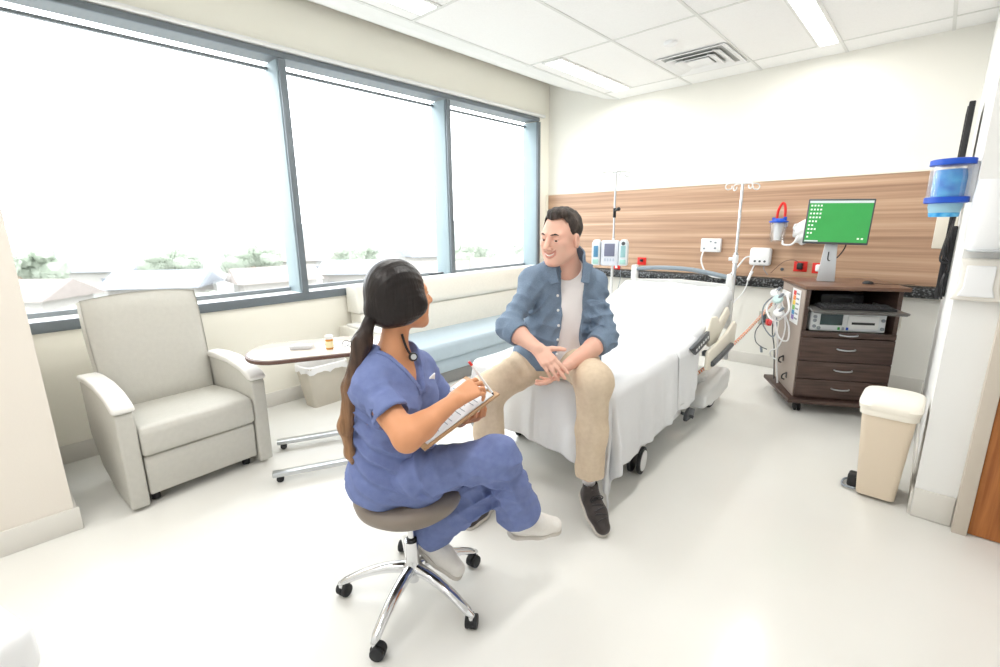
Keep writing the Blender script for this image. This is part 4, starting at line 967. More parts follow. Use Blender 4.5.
def sdf_mesh(fn, lo, hi, h, chunk=60000):
    lo = np.asarray(lo, float); hi = np.asarray(hi, float)
    B = 4
    nb = np.ceil((hi-lo)/(h*B)).astype(int)+1
    n = nb*B
    cx = [lo[i]+(np.arange(nb[i])*B+(B-1)/2)*h for i in range(3)]
    Cg = np.stack(np.meshgrid(*cx, indexing='ij'), -1).reshape(-1, 3)
    dc = np.concatenate([fn(Cg[i:i+chunk]) for i in range(0, len(Cg), chunk)])
    act = np.abs(dc) < h*B*1.7+0.012
    F = np.repeat(np.repeat(np.repeat(np.where(dc.reshape(nb) < 0, -1.0, 1.0).astype(np.float32), B, 0), B, 1), B, 2)
    idx = np.argwhere(act.reshape(nb))
    off = np.stack(np.meshgrid(range(B), range(B), range(B), indexing='ij'), -1).reshape(-1, 3)
    step = max(1, chunk//64)
    for i in range(0, len(idx), step):
        ii = (idx[i:i+step, None, :]*B+off[None]).reshape(-1, 3)
        F[ii[:, 0], ii[:, 1], ii[:, 2]] = fn(lo+ii*h)
    F[0] = F[-1] = 1; F[:, 0] = F[:, -1] = 1; F[:, :, 0] = F[:, :, -1] = 1
    S = F < 0
    c = np.zeros(tuple(np.array(S.shape)-1), np.uint8)
    X, Y, Z = c.shape
    corners = [(a, b, e) for a in (0, 1) for b in (0, 1) for e in (0, 1)]
    for a, b, e in corners: c += S[a:a+X, b:b+Y, e:e+Z]
    cells = np.argwhere((c > 0) & (c < 8))
    vid = -np.ones(c.shape, np.int64); vid[cells[:, 0], cells[:, 1], cells[:, 2]] = np.arange(len(cells))
    acc = np.zeros((len(cells), 3)); cnt = np.zeros(len(cells))
    for p in corners:
        for ax in range(3):
            if p[ax] == 1: continue
            q = list(p); q[ax] = 1
            fa = F[cells[:, 0]+p[0], cells[:, 1]+p[1], cells[:, 2]+p[2]].astype(float); fb = F[cells[:, 0]+q[0], cells[:, 1]+q[1], cells[:, 2]+q[2]].astype(float)
            m = (fa < 0) != (fb < 0)
            t = np.where(m, fa/np.where(m, fa-fb, 1), 0)
            pos = np.repeat(np.array(p, float)[None], len(cells), 0); pos[:, ax] = t
            acc += pos*m[:, None]; cnt += m
    V_ = lo+(cells+acc/cnt[:, None])*h
    quads = []
    for ax in range(3):
        sl0 = [slice(1, -1)]*3; sl1 = [slice(1, -1)]*3
        sl0[ax] = slice(0, -1); sl1[ax] = slice(1, None)
        a = S[tuple(sl0)]; b = S[tuple(sl1)]
        e = np.argwhere(a != b)
        if not len(e): continue
        sgn = a[e[:, 0], e[:, 1], e[:, 2]]
        base = e.copy()
        for k in range(3):
            if k != ax: base[:, k] += 1
        o1, o2 = [(1, 2), (2, 0), (0, 1)][ax]
        def g(d1, d2):
            q = base.copy(); q[:, o1] += d1; q[:, o2] += d2
            return vid[q[:, 0], q[:, 1], q[:, 2]]
        Q = np.stack([g(-1, -1), g(0, -1), g(0, 0), g(-1, 0)], 1)
        Q[~sgn] = Q[~sgn][:, ::-1]
        quads.append(Q)
    return V_, np.concatenate(quads)

def mesh_obj(name, VQ, mats, parent, loc, matfn=None, smooth_it=2):
    V_, Q = VQ
    if smooth_it:
        nV = len(V_)
        E_ = np.concatenate([Q[:, [0, 1]], Q[:, [1, 2]], Q[:, [2, 3]], Q[:, [3, 0]]])
        for _ in range(smooth_it):
            s = np.zeros_like(V_); k = np.zeros(nV)
            for i in range(3):
                s[:, i] = np.bincount(E_[:, 0], V_[E_[:, 1], i], nV)+np.bincount(E_[:, 1], V_[E_[:, 0], i], nV)
            k = np.bincount(E_[:, 0], minlength=nV)+np.bincount(E_[:, 1], minlength=nV)
            V_ = V_*0.5+0.5*s/np.maximum(k, 1)[:, None]
    me = bpy.data.meshes.new(name)
    me.vertices.add(len(V_)); me.vertices.foreach_set('co', (V_-np.asarray(loc)).astype(np.float32).ravel())
    me.loops.add(len(Q)*4); me.loops.foreach_set('vertex_index', Q.astype(np.int32).ravel())
    me.polygons.add(len(Q)); me.polygons.foreach_set('loop_start', np.arange(0, len(Q)*4, 4, dtype=np.int32)); me.polygons.foreach_set('loop_total', np.full(len(Q), 4, np.int32))
    for m in (mats if isinstance(mats, (list, tuple)) else [mats]): me.materials.append(m)
    if matfn is not None:
        me.polygons.foreach_set('material_index', matfn(V_[Q].mean(axis=1)).astype(np.int32))
    me.update(calc_edges=True); me.validate()
    me.polygons.foreach_set('use_smooth', [True]*len(me.polygons))
    o = bpy.data.objects.new(name, me); COL.objects.link(o); o.parent = parent
    return o

def wave(P, k, ph=0.0): return np.sin(P@np.asarray(k, float)+ph)
def cloth_noise(P, s=1.0):
    """low, stretched wrinkles; about -1..1"""
    w1 = wave(P, (17*s, 9*s, 5*s), 1.0)+1.3*wave(P, (4*s, -6*s, 9*s), .3)
    return (np.sin(w1*1.4+P@A_(21*s, -13*s, 11*s))+0.6*np.sin(1.7*w1+P@A_(-15*s, 31*s, 19*s)+2)+0.4*np.sin(2.1*w1+P@A_(40*s, 22*s, -33*s)))/2.0
def crease(P, c, n, s, k, amp, ph=0.0, warp=14.0):
    """a cluster of parallel folds around c, running across n"""
    q = P-np.asarray(c, float); n = unit(n)
    g = np.exp(-(q*q).sum(1)/(s*s))
    w_ = 0.8*np.sin(q@A_(warp, -warp*0.7, warp*0.4)+ph)
    r = np.sin((q@n)*k+ph+w_)
    return 1.9*amp*g*(0.85-2*np.abs(np.sin(((q@n)*k*1.5+ph+1.6*w_)*0.5))**0.6)*(0.75+0.25*np.sin(q@A_(23, 31, -17)+ph))

def hand(P, W, f, up, curl, side, s=1.0, spread=0.10, thumb=(0.55, 0.35, -0.2), tcurl=0.5, d=None, kj=0.012):
    """W wrist, f along the palm, up out of the back of the hand, side = +1 if the thumb is on the lateral axis' plus side"""
    R = frame(f, up)          # columns lateral, forward, up
    def T(x, y, z): return np.asarray(W, float)+R@(np.array([x, y, z])*s)
    def E(x, y, z): return R@np.array([x, y, z], float)
    pd = None
    mx = [0.030*side, 0.010*side, -0.011*side, -0.029*side]
    ml = [0.088, 0.092, 0.087, 0.078]
    for i in range(4):
        e = d_cone(P, T(mx[i]*0.55, 0.0, 0), T(mx[i], ml[i], 0.002), 0.0155*s, 0.0115*s)
        pd = e if pd is None else smin(pd, e, 0.012*s)
    fl = [(0.042, 0.026, 0.020), (0.046, 0.030, 0.021), (0.042, 0.028, 0.020), (0.033, 0.021, 0.018)]
    for i in range(4):
        a = 0.0; p = T(mx[i], ml[i], 0.0); sp = spread*(1.5-i)*side
        fd = None; rr = [0.0098, 0.0090, 0.0082, 0.0072]
        if i == 3: rr = [x*0.88 for x in rr]
        for j in range(3):
            a += curl[i][j]
            dr = E(math.sin(sp)*math.cos(a), math.cos(sp)*math.cos(a), -math.sin(a))
            q = p+dr*fl[i][j]*s
            e = d_cone(P, p, q, rr[j]*s, rr[j+1]*s)
            fd = e if fd is None else smin(fd, e, 0.003*s)
            p = q
        pd = smin(pd, fd, 0.004*s)
    # thumb
    b0 = T(0.016*side, 0.020, -0.004); tx, ty, tz = thumb
    d0 = unit(E(tx*side, ty, tz)); b1 = b0+d0*0.042*s
    d1 = unit(E((tx-tcurl*0.5)*side, ty+tcurl*0.6, tz-0.1*tcurl)); b2 = b1+d1*0.034*s
    d2 = unit(E((tx-tcurl*0.9)*side, ty+tcurl*0.9, tz-0.15*tcurl)); b3 = b2+d2*0.024*s
    td = d_chain(P, [b0, b1, b2, b3], [0.016*s, 0.0125*s, 0.0105*s, 0.0085*s], 0.004*s)
    pd = smin(pd, td, 0.010*s)
    return pd if d is None else smin(d, pd, kj)

def head_sdf(P, C, R, s=1.0, smile=0.0, female=False):
    q = ((P-np.asarray(C, float))@R)/s
    ax = np.abs(q[:, 0]); m = np.stack([ax, q[:, 1], q[:, 2]], 1)        # mirrored
    d = d_ell(q, (0, -0.014, 0.036), (0.076, 0.091, 0.086))
    d = smin(d, d_ell(q, (0, 0.026, -0.012), (0.064, 0.064, 0.085)), 0.03)
    jw = 0.046 if female else 0.056
    d = smin(d, d_cone(m, (jw, 0.0, -0.055), (0.022, 0.058, -0.094), 0.020, 0.020), 0.035)
    d = smin(d, d_ell(q, (0, 0.040, -0.070), (0.045, 0.046, 0.038)), 0.02)
    d = smin(d, d_ell(q, (0, 0.072, -0.098), (0.021, 0.018, 0.017)), 0.02)
    d = smin(d, d_ell(m, (0.040, 0.058, -0.022+0.006*smile), (0.023, 0.022, 0.022)), 0.022)      # cheeks
    d = smin(d, d_ell(m, (0.043, 0.036, -0.048), (0.022, 0.032, 0.036)), 0.02)
    d = smin(d, d_cone(m, (0.012, 0.085, 0.024), (0.046, 0.068, 0.024), 0.010, 0.009), 0.016)      # brow
    d = smax(d, -d_ell(m, (0.033, 0.094, 0.004), (0.017, 0.016, 0.012)), 0.012)                  # sockets
    d = smin(d, d_cone(q, (0, 0.086, 0.010), (0, 0.111, -0.030), 0.0085, 0.0128), 0.010)              # nose
    d = smin(d, d_ell(m, (0.0125, 0.098, -0.034), (0.009, 0.011, 0.008)), 0.006)
    d = smax(d, -d_ell(m, (0.007, 0.108, -0.043), (0.004, 0.006, 0.004)), 0.003)
    # lids around the eyeballs
    d = smin(d, d_ell(m, (0.0325, 0.0735, 0.0085-0.0009*smile), (0.0165, 0.0160, 0.0075)), 0.004)
    d = smin(d, d_ell(m, (0.0325, 0.0735, -0.0065+0.0005*smile), (0.0160, 0.0148, 0.0060)), 0.004)
    # mouth
    zz = -0.064+smile*0.012*(ax/0.026)**2
    ql = q.copy(); ql[:, 2] -= zz+0.064
    d = smin(d, d_ell(ql, (0, 0.086, -0.058), (0.026+0.006*smile, 0.011, 0.0045)), 0.005)
    d = smin(d, d_ell(ql, (0, 0.085, -0.072), (0.022+0.004*smile, 0.011, 0.0055)), 0.005)
    d = smax(d, -d_ell(ql, (0, 0.098, -0.0645), (0.025+0.006*smile, 0.014, 0.0025+0.0025*smile)), 0.002)
    if smile > 5: d = smax(d, -(np.abs(np.hypot((ax-0.020)/1.0, (q[:, 2]+0.045)*0.8)-0.023)+0.0*ax-0.0012+np.where((ax > 0.03) & (q[:, 1] > 0.04) & (q[:, 2] < -0.025) & (q[:, 2] > -0.07), 0, 1)), 0.006)
    # ears
    e = d_ell(m, (0.082, -0.004, -0.008), (0.011, 0.019, 0.032), frame((0.3, 1, 0), (0, 0, 1)))
    e = smax(e, -d_ell(m, (0.092, 0.000, -0.004), (0.006, 0.010, 0.018)), 0.004)
    d = smin(d, e, 0.006)
    return d*s

def tlocal(P, C, R): return (P-np.asarray(C, float))@R

m_skinm = mat('light_skin', (230, 186, 166), 0.5, rgb2=(234, 178, 158), vs=14, contrast=(0.35, 0.75), spec=0.35)
m_skinw = mat('tan_skin', (214, 152, 112), 0.48, rgb2=(222, 158, 118), vs=14, spec=0.35)
m_lip = mat('lip', (216, 152, 138), 0.45)
m_hairm = mat('short_dark_hair', (44, 36, 33), 0.6, rgb2=(86, 74, 67), vs=30, stretch=(1, 1, 0.4), bump=0.6, bs=160, contrast=(0.4, 0.75))
def hair_mat():
    m = bpy.data.materials.new('long_hair'); m.use_nodes = True; nt = m.node_tree; b = nt.nodes['Principled BSDF']
    tc = nt.nodes.new('ShaderNodeTexCoord'); sp = nt.nodes.new('ShaderNodeSeparateXYZ'); nt.links.new(tc.outputs['Object'], sp.inputs[0])
    r = nt.nodes.new('ShaderNodeValToRGB'); e = r.color_ramp.elements
    mr = nt.nodes.new('ShaderNodeMapRange'); mr.inputs['From Min'].default_value = 0.10; mr.inputs['From Max'].default_value = 0.84
    nt.links.new(sp.outputs['Z'], mr.inputs['Value']); nt.links.new(mr.outputs[0], r.inputs[0])
    e[0].position = 0.0; e[0].color = (*lin((168, 130, 92)), 1); e[1].position = 0.80; e[1].color = (*lin((30, 24, 24)), 1)
    k = e.new(0.35); k.color = (*lin((150, 114, 84)), 1); k = e.new(0.60); k.color = (*lin((78, 60, 50)), 1)
    mp = nt.nodes.new('ShaderNodeMapping'); mp.inputs['Scale'].default_value = (90, 90, 3); nt.links.new(tc.outputs['Object'], mp.inputs[0])
    n = nt.nodes.new('ShaderNodeTexNoise'); n.inputs['Scale'].default_value = 1.0; n.inputs['Detail'].default_value = 3; nt.links.new(mp.outputs[0], n.inputs['Vector'])
    mx = nt.nodes.new('ShaderNodeMix'); mx.data_type = 'RGBA'; mx.blend_type = 'MULTIPLY'; mx.inputs['Factor'].default_value = 0.8
    r2 = nt.nodes.new('ShaderNodeValToRGB'); r2.color_ramp.elements[0].position = 0.3; r2.color_ramp.elements[0].color = (0.6, 0.57, 0.55, 1); r2.color_ramp.elements[1].position = 0.7; r2.color_ramp.elements[1].color = (1.35, 1.3, 1.25, 1)
    nt.links.new(n.outputs['Fac'], r2.inputs[0]); nt.links.new(r.outputs[0], mx.inputs[6]); nt.links.new(r2.outputs[0], mx.inputs[7]); nt.links.new(mx.outputs[2], b.inputs['Base Color'])
    bp = nt.nodes.new('ShaderNodeBump'); bp.inputs['Strength'].default_value = 0.5; bp.inputs['Distance'].default_value = 0.004; nt.links.new(n.outputs['Fac'], bp.inputs['Height']); nt.links.new(bp.outputs[0], b.inputs['Normal'])
    b.inputs['Roughness'].default_value = 0.36; b.inputs['Specular IOR Level'].default_value = 0.35
    return m
m_hairw = hair_mat()
m_denim = mat('chambray', (104, 124, 147), 0.85, rgb2=(130, 148, 169), vs=330, bump=0.25, bs=300, contrast=(0.3, 0.7))
m_denimd = mat('chambray_collar', (96, 116, 140), 0.85, rgb2=(130, 148, 168), vs=330, bump=0.25, bs=300)
m_tee = mat('white_knit', (238, 234, 234), 0.85, var=0.01)
m_khaki = mat('khaki_twill', (214, 194, 168), 0.8, rgb2=(222, 203, 178), vs=50, bump=0.15, bs=260)
m_scrub = mat('scrub_blue', (108, 122, 172), 0.8, rgb2=(118, 132, 180), vs=40, bump=0.12, bs=260)
m_sclera = mat('eye_white', (236, 232, 228), 0.2); m_iris = mat('eye_brown', (60, 42, 34), 0.2)
m_shoeb = mat('black_leather', (50, 44, 44), 0.42, rgb2=(66, 58, 57), vs=30)
m_sole = mat('pale_sole', (206, 200, 192), 0.6)
m_shoew = mat('white_knit_shoe', (236, 232, 226), 0.7, var=0.02, vs=80, bump=0.3, bs=300)
m_tooth = mat('teeth', (244, 240, 232), 0.3)

def eyes(t, C, R, s, loc, gaze=0.0):
    for sx in (-1, 1):
        c = np.asarray(C)+R@(np.array([sx*0.0325, 0.0735, 0.001])*s)-np.asarray(loc)
        e = MB().sph(c, 0.0128*s, seg=20).build('eyeball', m_sclera, t)
        g = R@np.array([gaze, 1.0, -0.05]); g = g/np.linalg.norm(g)
        MB().lathe([(0.0, 0.0006), (0.0055*s, 0.0), (0.0062*s, -0.0016)], Vector(c+g*0.0124*s), 16, axis=tuple(g)).build('iris', m_iris, e)

# ---------------- the seated man
def build_man():
    HC = A_(-1.372, 1.952, 1.437); HR = frame((-0.02, -1, -0.10), (0.05, -0.1, 1)); HS = 1.12
    NB = A_(-1.382, 2.010, 1.315)
    sl, sr = A_(-1.310, 2.165, 1.188), A_(-1.524, 1.928, 1.206)
    TR = frame((0.745, -0.667, -0.12), (-0.05, 0.05, 1)); L, Fw, U = TR[:, 0], TR[:, 1], TR[:, 2]
    hl, hr = A_(-1.385, 2.112, 0.785), A_(-1.535, 1.989, 0.780)
    kl, kr = A_(-1.117, 1.881, 0.765), A_(-1.614, 1.669, 0.665)
    al, ar = A_(-1.130, 1.888, 0.270), A_(-1.595, 1.640, 0.215)
    el, er = A_(-1.187, 2.103, 0.929), A_(-1.520, 1.725, 1.005)
    wl, wr = A_(-1.225, 1.818, 0.842), A_(-1.319, 1.703, 0.929)
    chest = A_(-1.424, 2.075, 1.045); belly = A_(-1.462, 2.080, 0.885)
    base = (-1.46, 2.06, 0.66)
    root = empty('person', base, 0, 'man in open blue chambray shirt and khaki trousers sitting on the bed end, smiling', 'person')
    lo = np.array([-1.95, 1.35, 0.0]); hi = np.array([-0.85, 2.45, 1.72])

    def torso(P):
        d = d_ell(P, chest, (0.190, 0.125, 0.215), TR)
        d = smin(d, d_ell(P, belly, (0.172, 0.130, 0.165), TR), 0.08)
        d = smin(d, d_cone(P, hl, hr, 0.105, 0.105), 0.08)
        d = smin(d, d_cone(P, sl, sr, 0.064, 0.064), 0.07)
        d = smin(d, d_cone(P, NB-U*0.01, (sl+NB)/2-U*0.01, 0.055, 0.058), 0.05)
        d = smin(d, d_cone(P, NB-U*0.01, (sr+NB)/2-U*0.01, 0.055, 0.058), 0.05)
        return d
    def arms_skin(P, d):
        for s, e, w_ in ((sl, el, wl), (sr, er, wr)):
            d = smin(d, d_chain(P, [s, e, e+(w_-e)*0.35, w_], [0.040, 0.036, 0.045, 0.030], 0.02), 0.03)
        d = hand(P, wr, (0.80, -0.12, -0.52), (0.60, -0.70, 0.45), [(0.10, 0.20, 0.15), (0.16, 0.25, 0.15), (0.24, 0.30, 0.2), (0.32, 0.35, 0.2)], 1, 1.03, 0.05, (0.75, 0.45, 0.1), 0.25, d)
        d = hand(P, wl, (-0.28, -0.75, -0.58), (0.62, 0.15, -0.76), [(0.18, 0.30, 0.2), (0.25, 0.35, 0.2), (0.35, 0.4, 0.25), (0.45, 0.45, 0.3)], -1, 1.03, 0.09, (0.75, 0.5, -0.35), 0.2, d)
        return d
    def body(P):
        d = torso(P)+0.012
        d = smin(d, d_cone(P, NB-U*0.03, HC-HR[:, 1]*0.022-HR[:, 2]*0.05, 0.066, 0.062), 0.04)
        d = smin(d, head_sdf(P, HC, HR, HS, 1.0), 0.02)
        d = arms_skin(P, d)
        for h, k, a in ((hl, kl, al), (hr, kr, ar)):
            d = smin(d, d_chain(P, [h, k, a], [0.085, 0.058, 0.042], 0.04), 0.05)
        return d
    def skin_mat(C):
        q = tlocal(C, HC, HR)/HS
        lip = (np.abs(q[:, 0]) < 0.032) & (q[:, 1] > 0.070) & (q[:, 2]-0.012*(q[:, 0]/0.026)**2 < -0.0545) & (q[:, 2]-0.012*(q[:, 0]/0.026)**2 > -0.0775)
        return lip.astype(int)
    mesh_obj('body', sdf_mesh(body, lo, hi, 0.0038), [m_skinm, m_lip], root, base, skin_mat, 1)
    eyes(root, HC, HR, HS, base, gaze=0.25)
    def teeth(P):
        q = tlocal(P, HC, HR)/HS
        q = q.copy(); q[:, 2] -= 0.012*(np.abs(q[:, 0])/0.026)**2
        return d_ell(q, (0, 0.0815, -0.0635), (0.026, 0.0115, 0.0055))*HS
    mesh_obj('teeth', sdf_mesh(teeth, HC-0.14, HC+0.14, 0.0025), m_tooth, root, base)
    def hair(P):
        q = tlocal(P, HC, HR)/HS; ax = np.abs(q[:, 0])
        d = d_ell(q, (0, -0.014, 0.046), (0.082, 0.095, 0.088))
        d = smin(d, d_ell(q, (0.01, 0.035, 0.112), (0.052, 0.036, 0.022)), 0.02)
        d = d-0.0022*np.sin(q[:, 0]*230+2*np.sin(q[:, 1]*70))*np.sin(q[:, 1]*60+q[:, 2]*70)
        line = 0.087-0.004*np.cos(q[:, 0]*70)-0.9*np.maximum(0, ax-0.042)
        side = np.maximum(line-q[:, 2], q[:, 1]-0.016+0.0*ax)      # forehead side of the hairline
        zc = np.interp(q[:, 1], [-0.11, -0.05, -0.030, -0.012, 0.004, 0.012, 0.030, 0.050], [-0.075, -0.070, -0.050, -0.034, -0.030, 0.005, 0.040, 0.070])
        cut = np.where(q[:, 1] > 0.050, line-q[:, 2], zc-q[:, 2]); cut = np.maximum(cut, np.where(q[:, 1] > 0.03, line-q[:, 2], -1.0))
        cut = np.minimum(np.maximum(cut, -0.03), 0.03)
        earc = d_ell(np.stack([ax, q[:, 1], q[:, 2]], 1), (0.084, -0.004, -0.008), (0.020, 0.022, 0.034))
        d = smax(d, cut, 0.006)
        return smax(d, -earc, 0.004)*HS
    mesh_obj('hair', sdf_mesh(hair, HC-0.2, HC+0.2, 0.0034), m_hairm, root, base)
    def brows(P):
        q = tlocal(P, HC, HR)/HS; m = np.stack([np.abs(q[:, 0]), q[:, 1], q[:, 2]], 1)
        return d_chain(m, [(0.015, 0.0935, 0.024), (0.034, 0.0880, 0.028), (0.050, 0.0735, 0.022)], [0.0032, 0.0038, 0.0024], 0.003)*HS
    mesh_obj('eyebrows', sdf_mesh(brows, HC-0.14, HC+0.14, 0.0028), m_hairm, root, base)

    # clothes
    def tee(P):
        d = torso(P)-0.004
        nk = d_cone(P, NB-U*0.01+Fw*0.02, NB+U*0.25, 0.078, 0.09)
        return smax(d-0.004*cloth_noise(P, 1.2)*0.6, -nk, 0.006)
    mesh_obj('t_shirt', sdf_mesh(tee, chest-0.36, chest+0.36, 0.0058), m_tee, root, base)
    def shirt(P):
        q = tlocal(P, chest, TR)
        drop = np.clip((0.05-q[:, 2])/0.25, 0, 1)
        d = torso(P)-0.018-0.020*drop
        d = smin(d, d_ell(P, belly-U*0.06, (0.195, 0.160, 0.13), TR), 0.05)
        for s, e, w_ in ((sl, el, wl), (sr, er, wr)):
            c_ = e+(w_-e)*0.16
            d = smin(d, d_chain(P, [s, e, c_], [0.066, 0.062, 0.064], 0.03), 0.035)
        f = 0.006*cloth_noise(P, 1.2)
        for s, e, w_ in ((sl, el, wl), (sr, er, wr)):
            f = f+crease(P, e, e-s, 0.11, 80, 0.005)+crease(P, s*0.5+e*0.5, e-s, 0.09, 70, 0.006, 1)+crease(P, s-U*0.10, s-chest, 0.12, 75, 0.008, 1)
        f = f+crease(P, belly-U*0.02, (0.5, -0.3, 1), 0.20, 70, 0.009, 0.5)+crease(P, chest+L*0.11, (0.5, 0.5, 0.25), 0.16, 60, 0.006, 0.5)+crease(P, chest-L*0.11, (0.5, 0.5, -0.25), 0.16, 60, 0.006, 1.5)
        d = d-f
        # rolled cuffs
        for s, e, w_ in ((sl, el, wl), (sr, er, wr)):
            u_ = unit(w_-e); c0 = e+u_*0.030; c1 = e+u_*0.085
            cf = np.maximum(d_cone(P, c0, c1, 0.068, 0.062), np.maximum((P-c1)@u_, -(P-c0)@u_))
            cf = np.maximum(cf, -d_cone(P, c0+u_*0.02, c1+u_*0.06, 0.053, 0.048))
            d = smax(d, (P-c1)@u_*np.where(np.linalg.norm(P-c1, axis=1) < 0.14, 1, 0)-0.0+np.where(np.linalg.norm(P-c1, axis=1) < 0.14, 0, -1), 0.003)
            d = smin(d, cf, 0.006)
        # open front
        z = q[:, 2]; cx = 0.005-0.03*np.clip(-z/0.25, 0, 1)
        wd = np.interp(z, [-0.30, -0.20, -0.05, 0.08, 0.17, 0.22], [0.075, 0.058, 0.050, 0.052, 0.060, 0.062])
        gap = np.where(q[:, 1] > 0.03, np.abs(q[:, 0]-cx)-wd, 0.05)
        d = smax(d, -gap, 0.008)
        nk = d_cone(P, NB-U*0.03, NB+U*0.25, 0.076, 0.085)
        d = smax(d, -nk, 0.005)
        # hem
        d = smax(d, -(q[:, 2]+0.30+0.02*np.sin(q[:, 0]*14)), 0.01)
        return d
    mesh_obj('shirt', sdf_mesh(shirt, lo, hi, 0.0056), m_denim, root, base, None, 2)
    def collar(P):
        q = tlocal(P, NB, TR)
        r = np.hypot(q[:, 0], (q[:, 1]-0.004)*0.92)
        z = q[:, 2]+0.25*q[:, 1]
        rad = 0.083-0.10*(z-0.02)+0.02*np.clip(q[:, 1]/0.08, 0, 1)
        band = np.abs(r-rad)-0.0045
        band = np.maximum(band, np.abs(z-0.024)-0.048)
        an = np.arctan2(np.abs(q[:, 0]), q[:, 1])
        band = np.maximum(band, (0.62-an)*0.08)
        m = np.stack([np.abs(q[:, 0]), q[:, 1], q[:, 2]], 1)
        Rl = frame((0.55, 0.8, -0.35), (0.25, 0.35, 0.9))
        wing = d_box(m, (0.088, 0.092, -0.040), (0.024, 0.006, 0.052), frame((0.32, 1.0, 0.30), (0.35, -0.15, 1)), 0.004)
        return smin(band, wing, 0.012)
    mesh_obj('collar', sdf_mesh(collar, NB-0.2, NB+0.2, 0.0040), m_denimd, root, base)
    # placket, pocket and buttons
    for k in range(6):
        z = 0.12-0.075*k; side = -1
        p = chest+L*(side*-0.0)+U*z
        x = -(np.interp(z, [-0.30, -0.20, -0.05, 0.08, 0.17, 0.22], [0.075, 0.058, 0.050, 0.052, 0.060, 0.062])+0.016)
        a0 = chest+L*x+U*z+Fw*0.30
        for it in range(40):
            dd = float(shirt(a0[None])[0])
            if dd < 0.0015: break
            a0 = a0-Fw*max(dd*0.7, 0.001)
        MB().sph(a0-A_(*base), 0.0075, (1, 1, 1), 10).build('button', m_white, root)
    def pocket(P):
        q = tlocal(P, chest, TR)
        sh = np.abs(shirt_s(P))-0.0040
        bx = np.maximum(np.abs(q[:, 0]-0.115)-0.052, np.abs(q[:, 2]-0.035)-0.058)
        return np.maximum(np.maximum(sh, bx), -q[:, 1]+0.02)
    def shirt_s(P): return shirt(P)-0.002
    mesh_obj('pocket', sdf_mesh(pocket, chest-0.24, chest+0.24, 0.0042), m_denimd, root, base)
    def trousers(P):
        d = d_cone(P, hl+A_(0.0, 0.0, 0.0), hr, 0.118, 0.118)
        for h, k, a, o in ((hl, kl, al, 0), (hr, kr, ar, 1)):
            kk = k-A_(0, 0, 0.0)
            lg = d_chain(P, [h, kk], [0.112, 0.088], 0.03)
            lg = smin(lg, d_chain(P, [kk, (kk+a)/2, a], [0.083, 0.078, 0.074], 0.03), 0.05)
            d = smin(d, lg, 0.045)
        f = 0.003*cloth_noise(P+0.3, 0.9)
        for h, k, a in ((hl, kl, al), (hr, kr, ar)):
            f = f+crease(P, k-A_(0, 0, 0.10), (0.8, 0.6, 0.3), 0.13, 60, 0.004, .7)+crease(P, (h*0.7+k*0.3)+A_(0, 0, 0.06), k-h, 0.13, 62, 0.009, 2)+crease(P, a+A_(0, 0, 0.08), (0.9, 0.5, 0.35), 0.13, 62, 0.0045, 1)
        d = d-f
        for a, k in ((al, kl), (ar, kr)):
            u_ = unit(a-k); near = np.linalg.norm(P-a, axis=1) < 0.2
            d = np.where(near, smax(d, (P-a)@u_-0.005, 0.004), d)
            d = smax(d, -d_cone(P, a-u_*0.03, a+u_*0.10, 0.060, 0.066), 0.004)
        return d
    mesh_obj('trousers', sdf_mesh(trousers, lo, np.array([hi[0], hi[1], 1.0]), 0.0058), m_khaki, root, base)
    # socks and shoes
    for nm, a, he, to in (('left', al, A_(-1.142, 1.905, 0.150), A_(-1.010, 1.832, 0.058)), ('right', ar, A_(-1.600, 1.665, 0.075), A_(-1.560, 1.450, 0.045))):
        shoe(root, base, a, he, to, 1.08, m_shoeb, m_sole, m_rubber, laces=m_black)
    return root

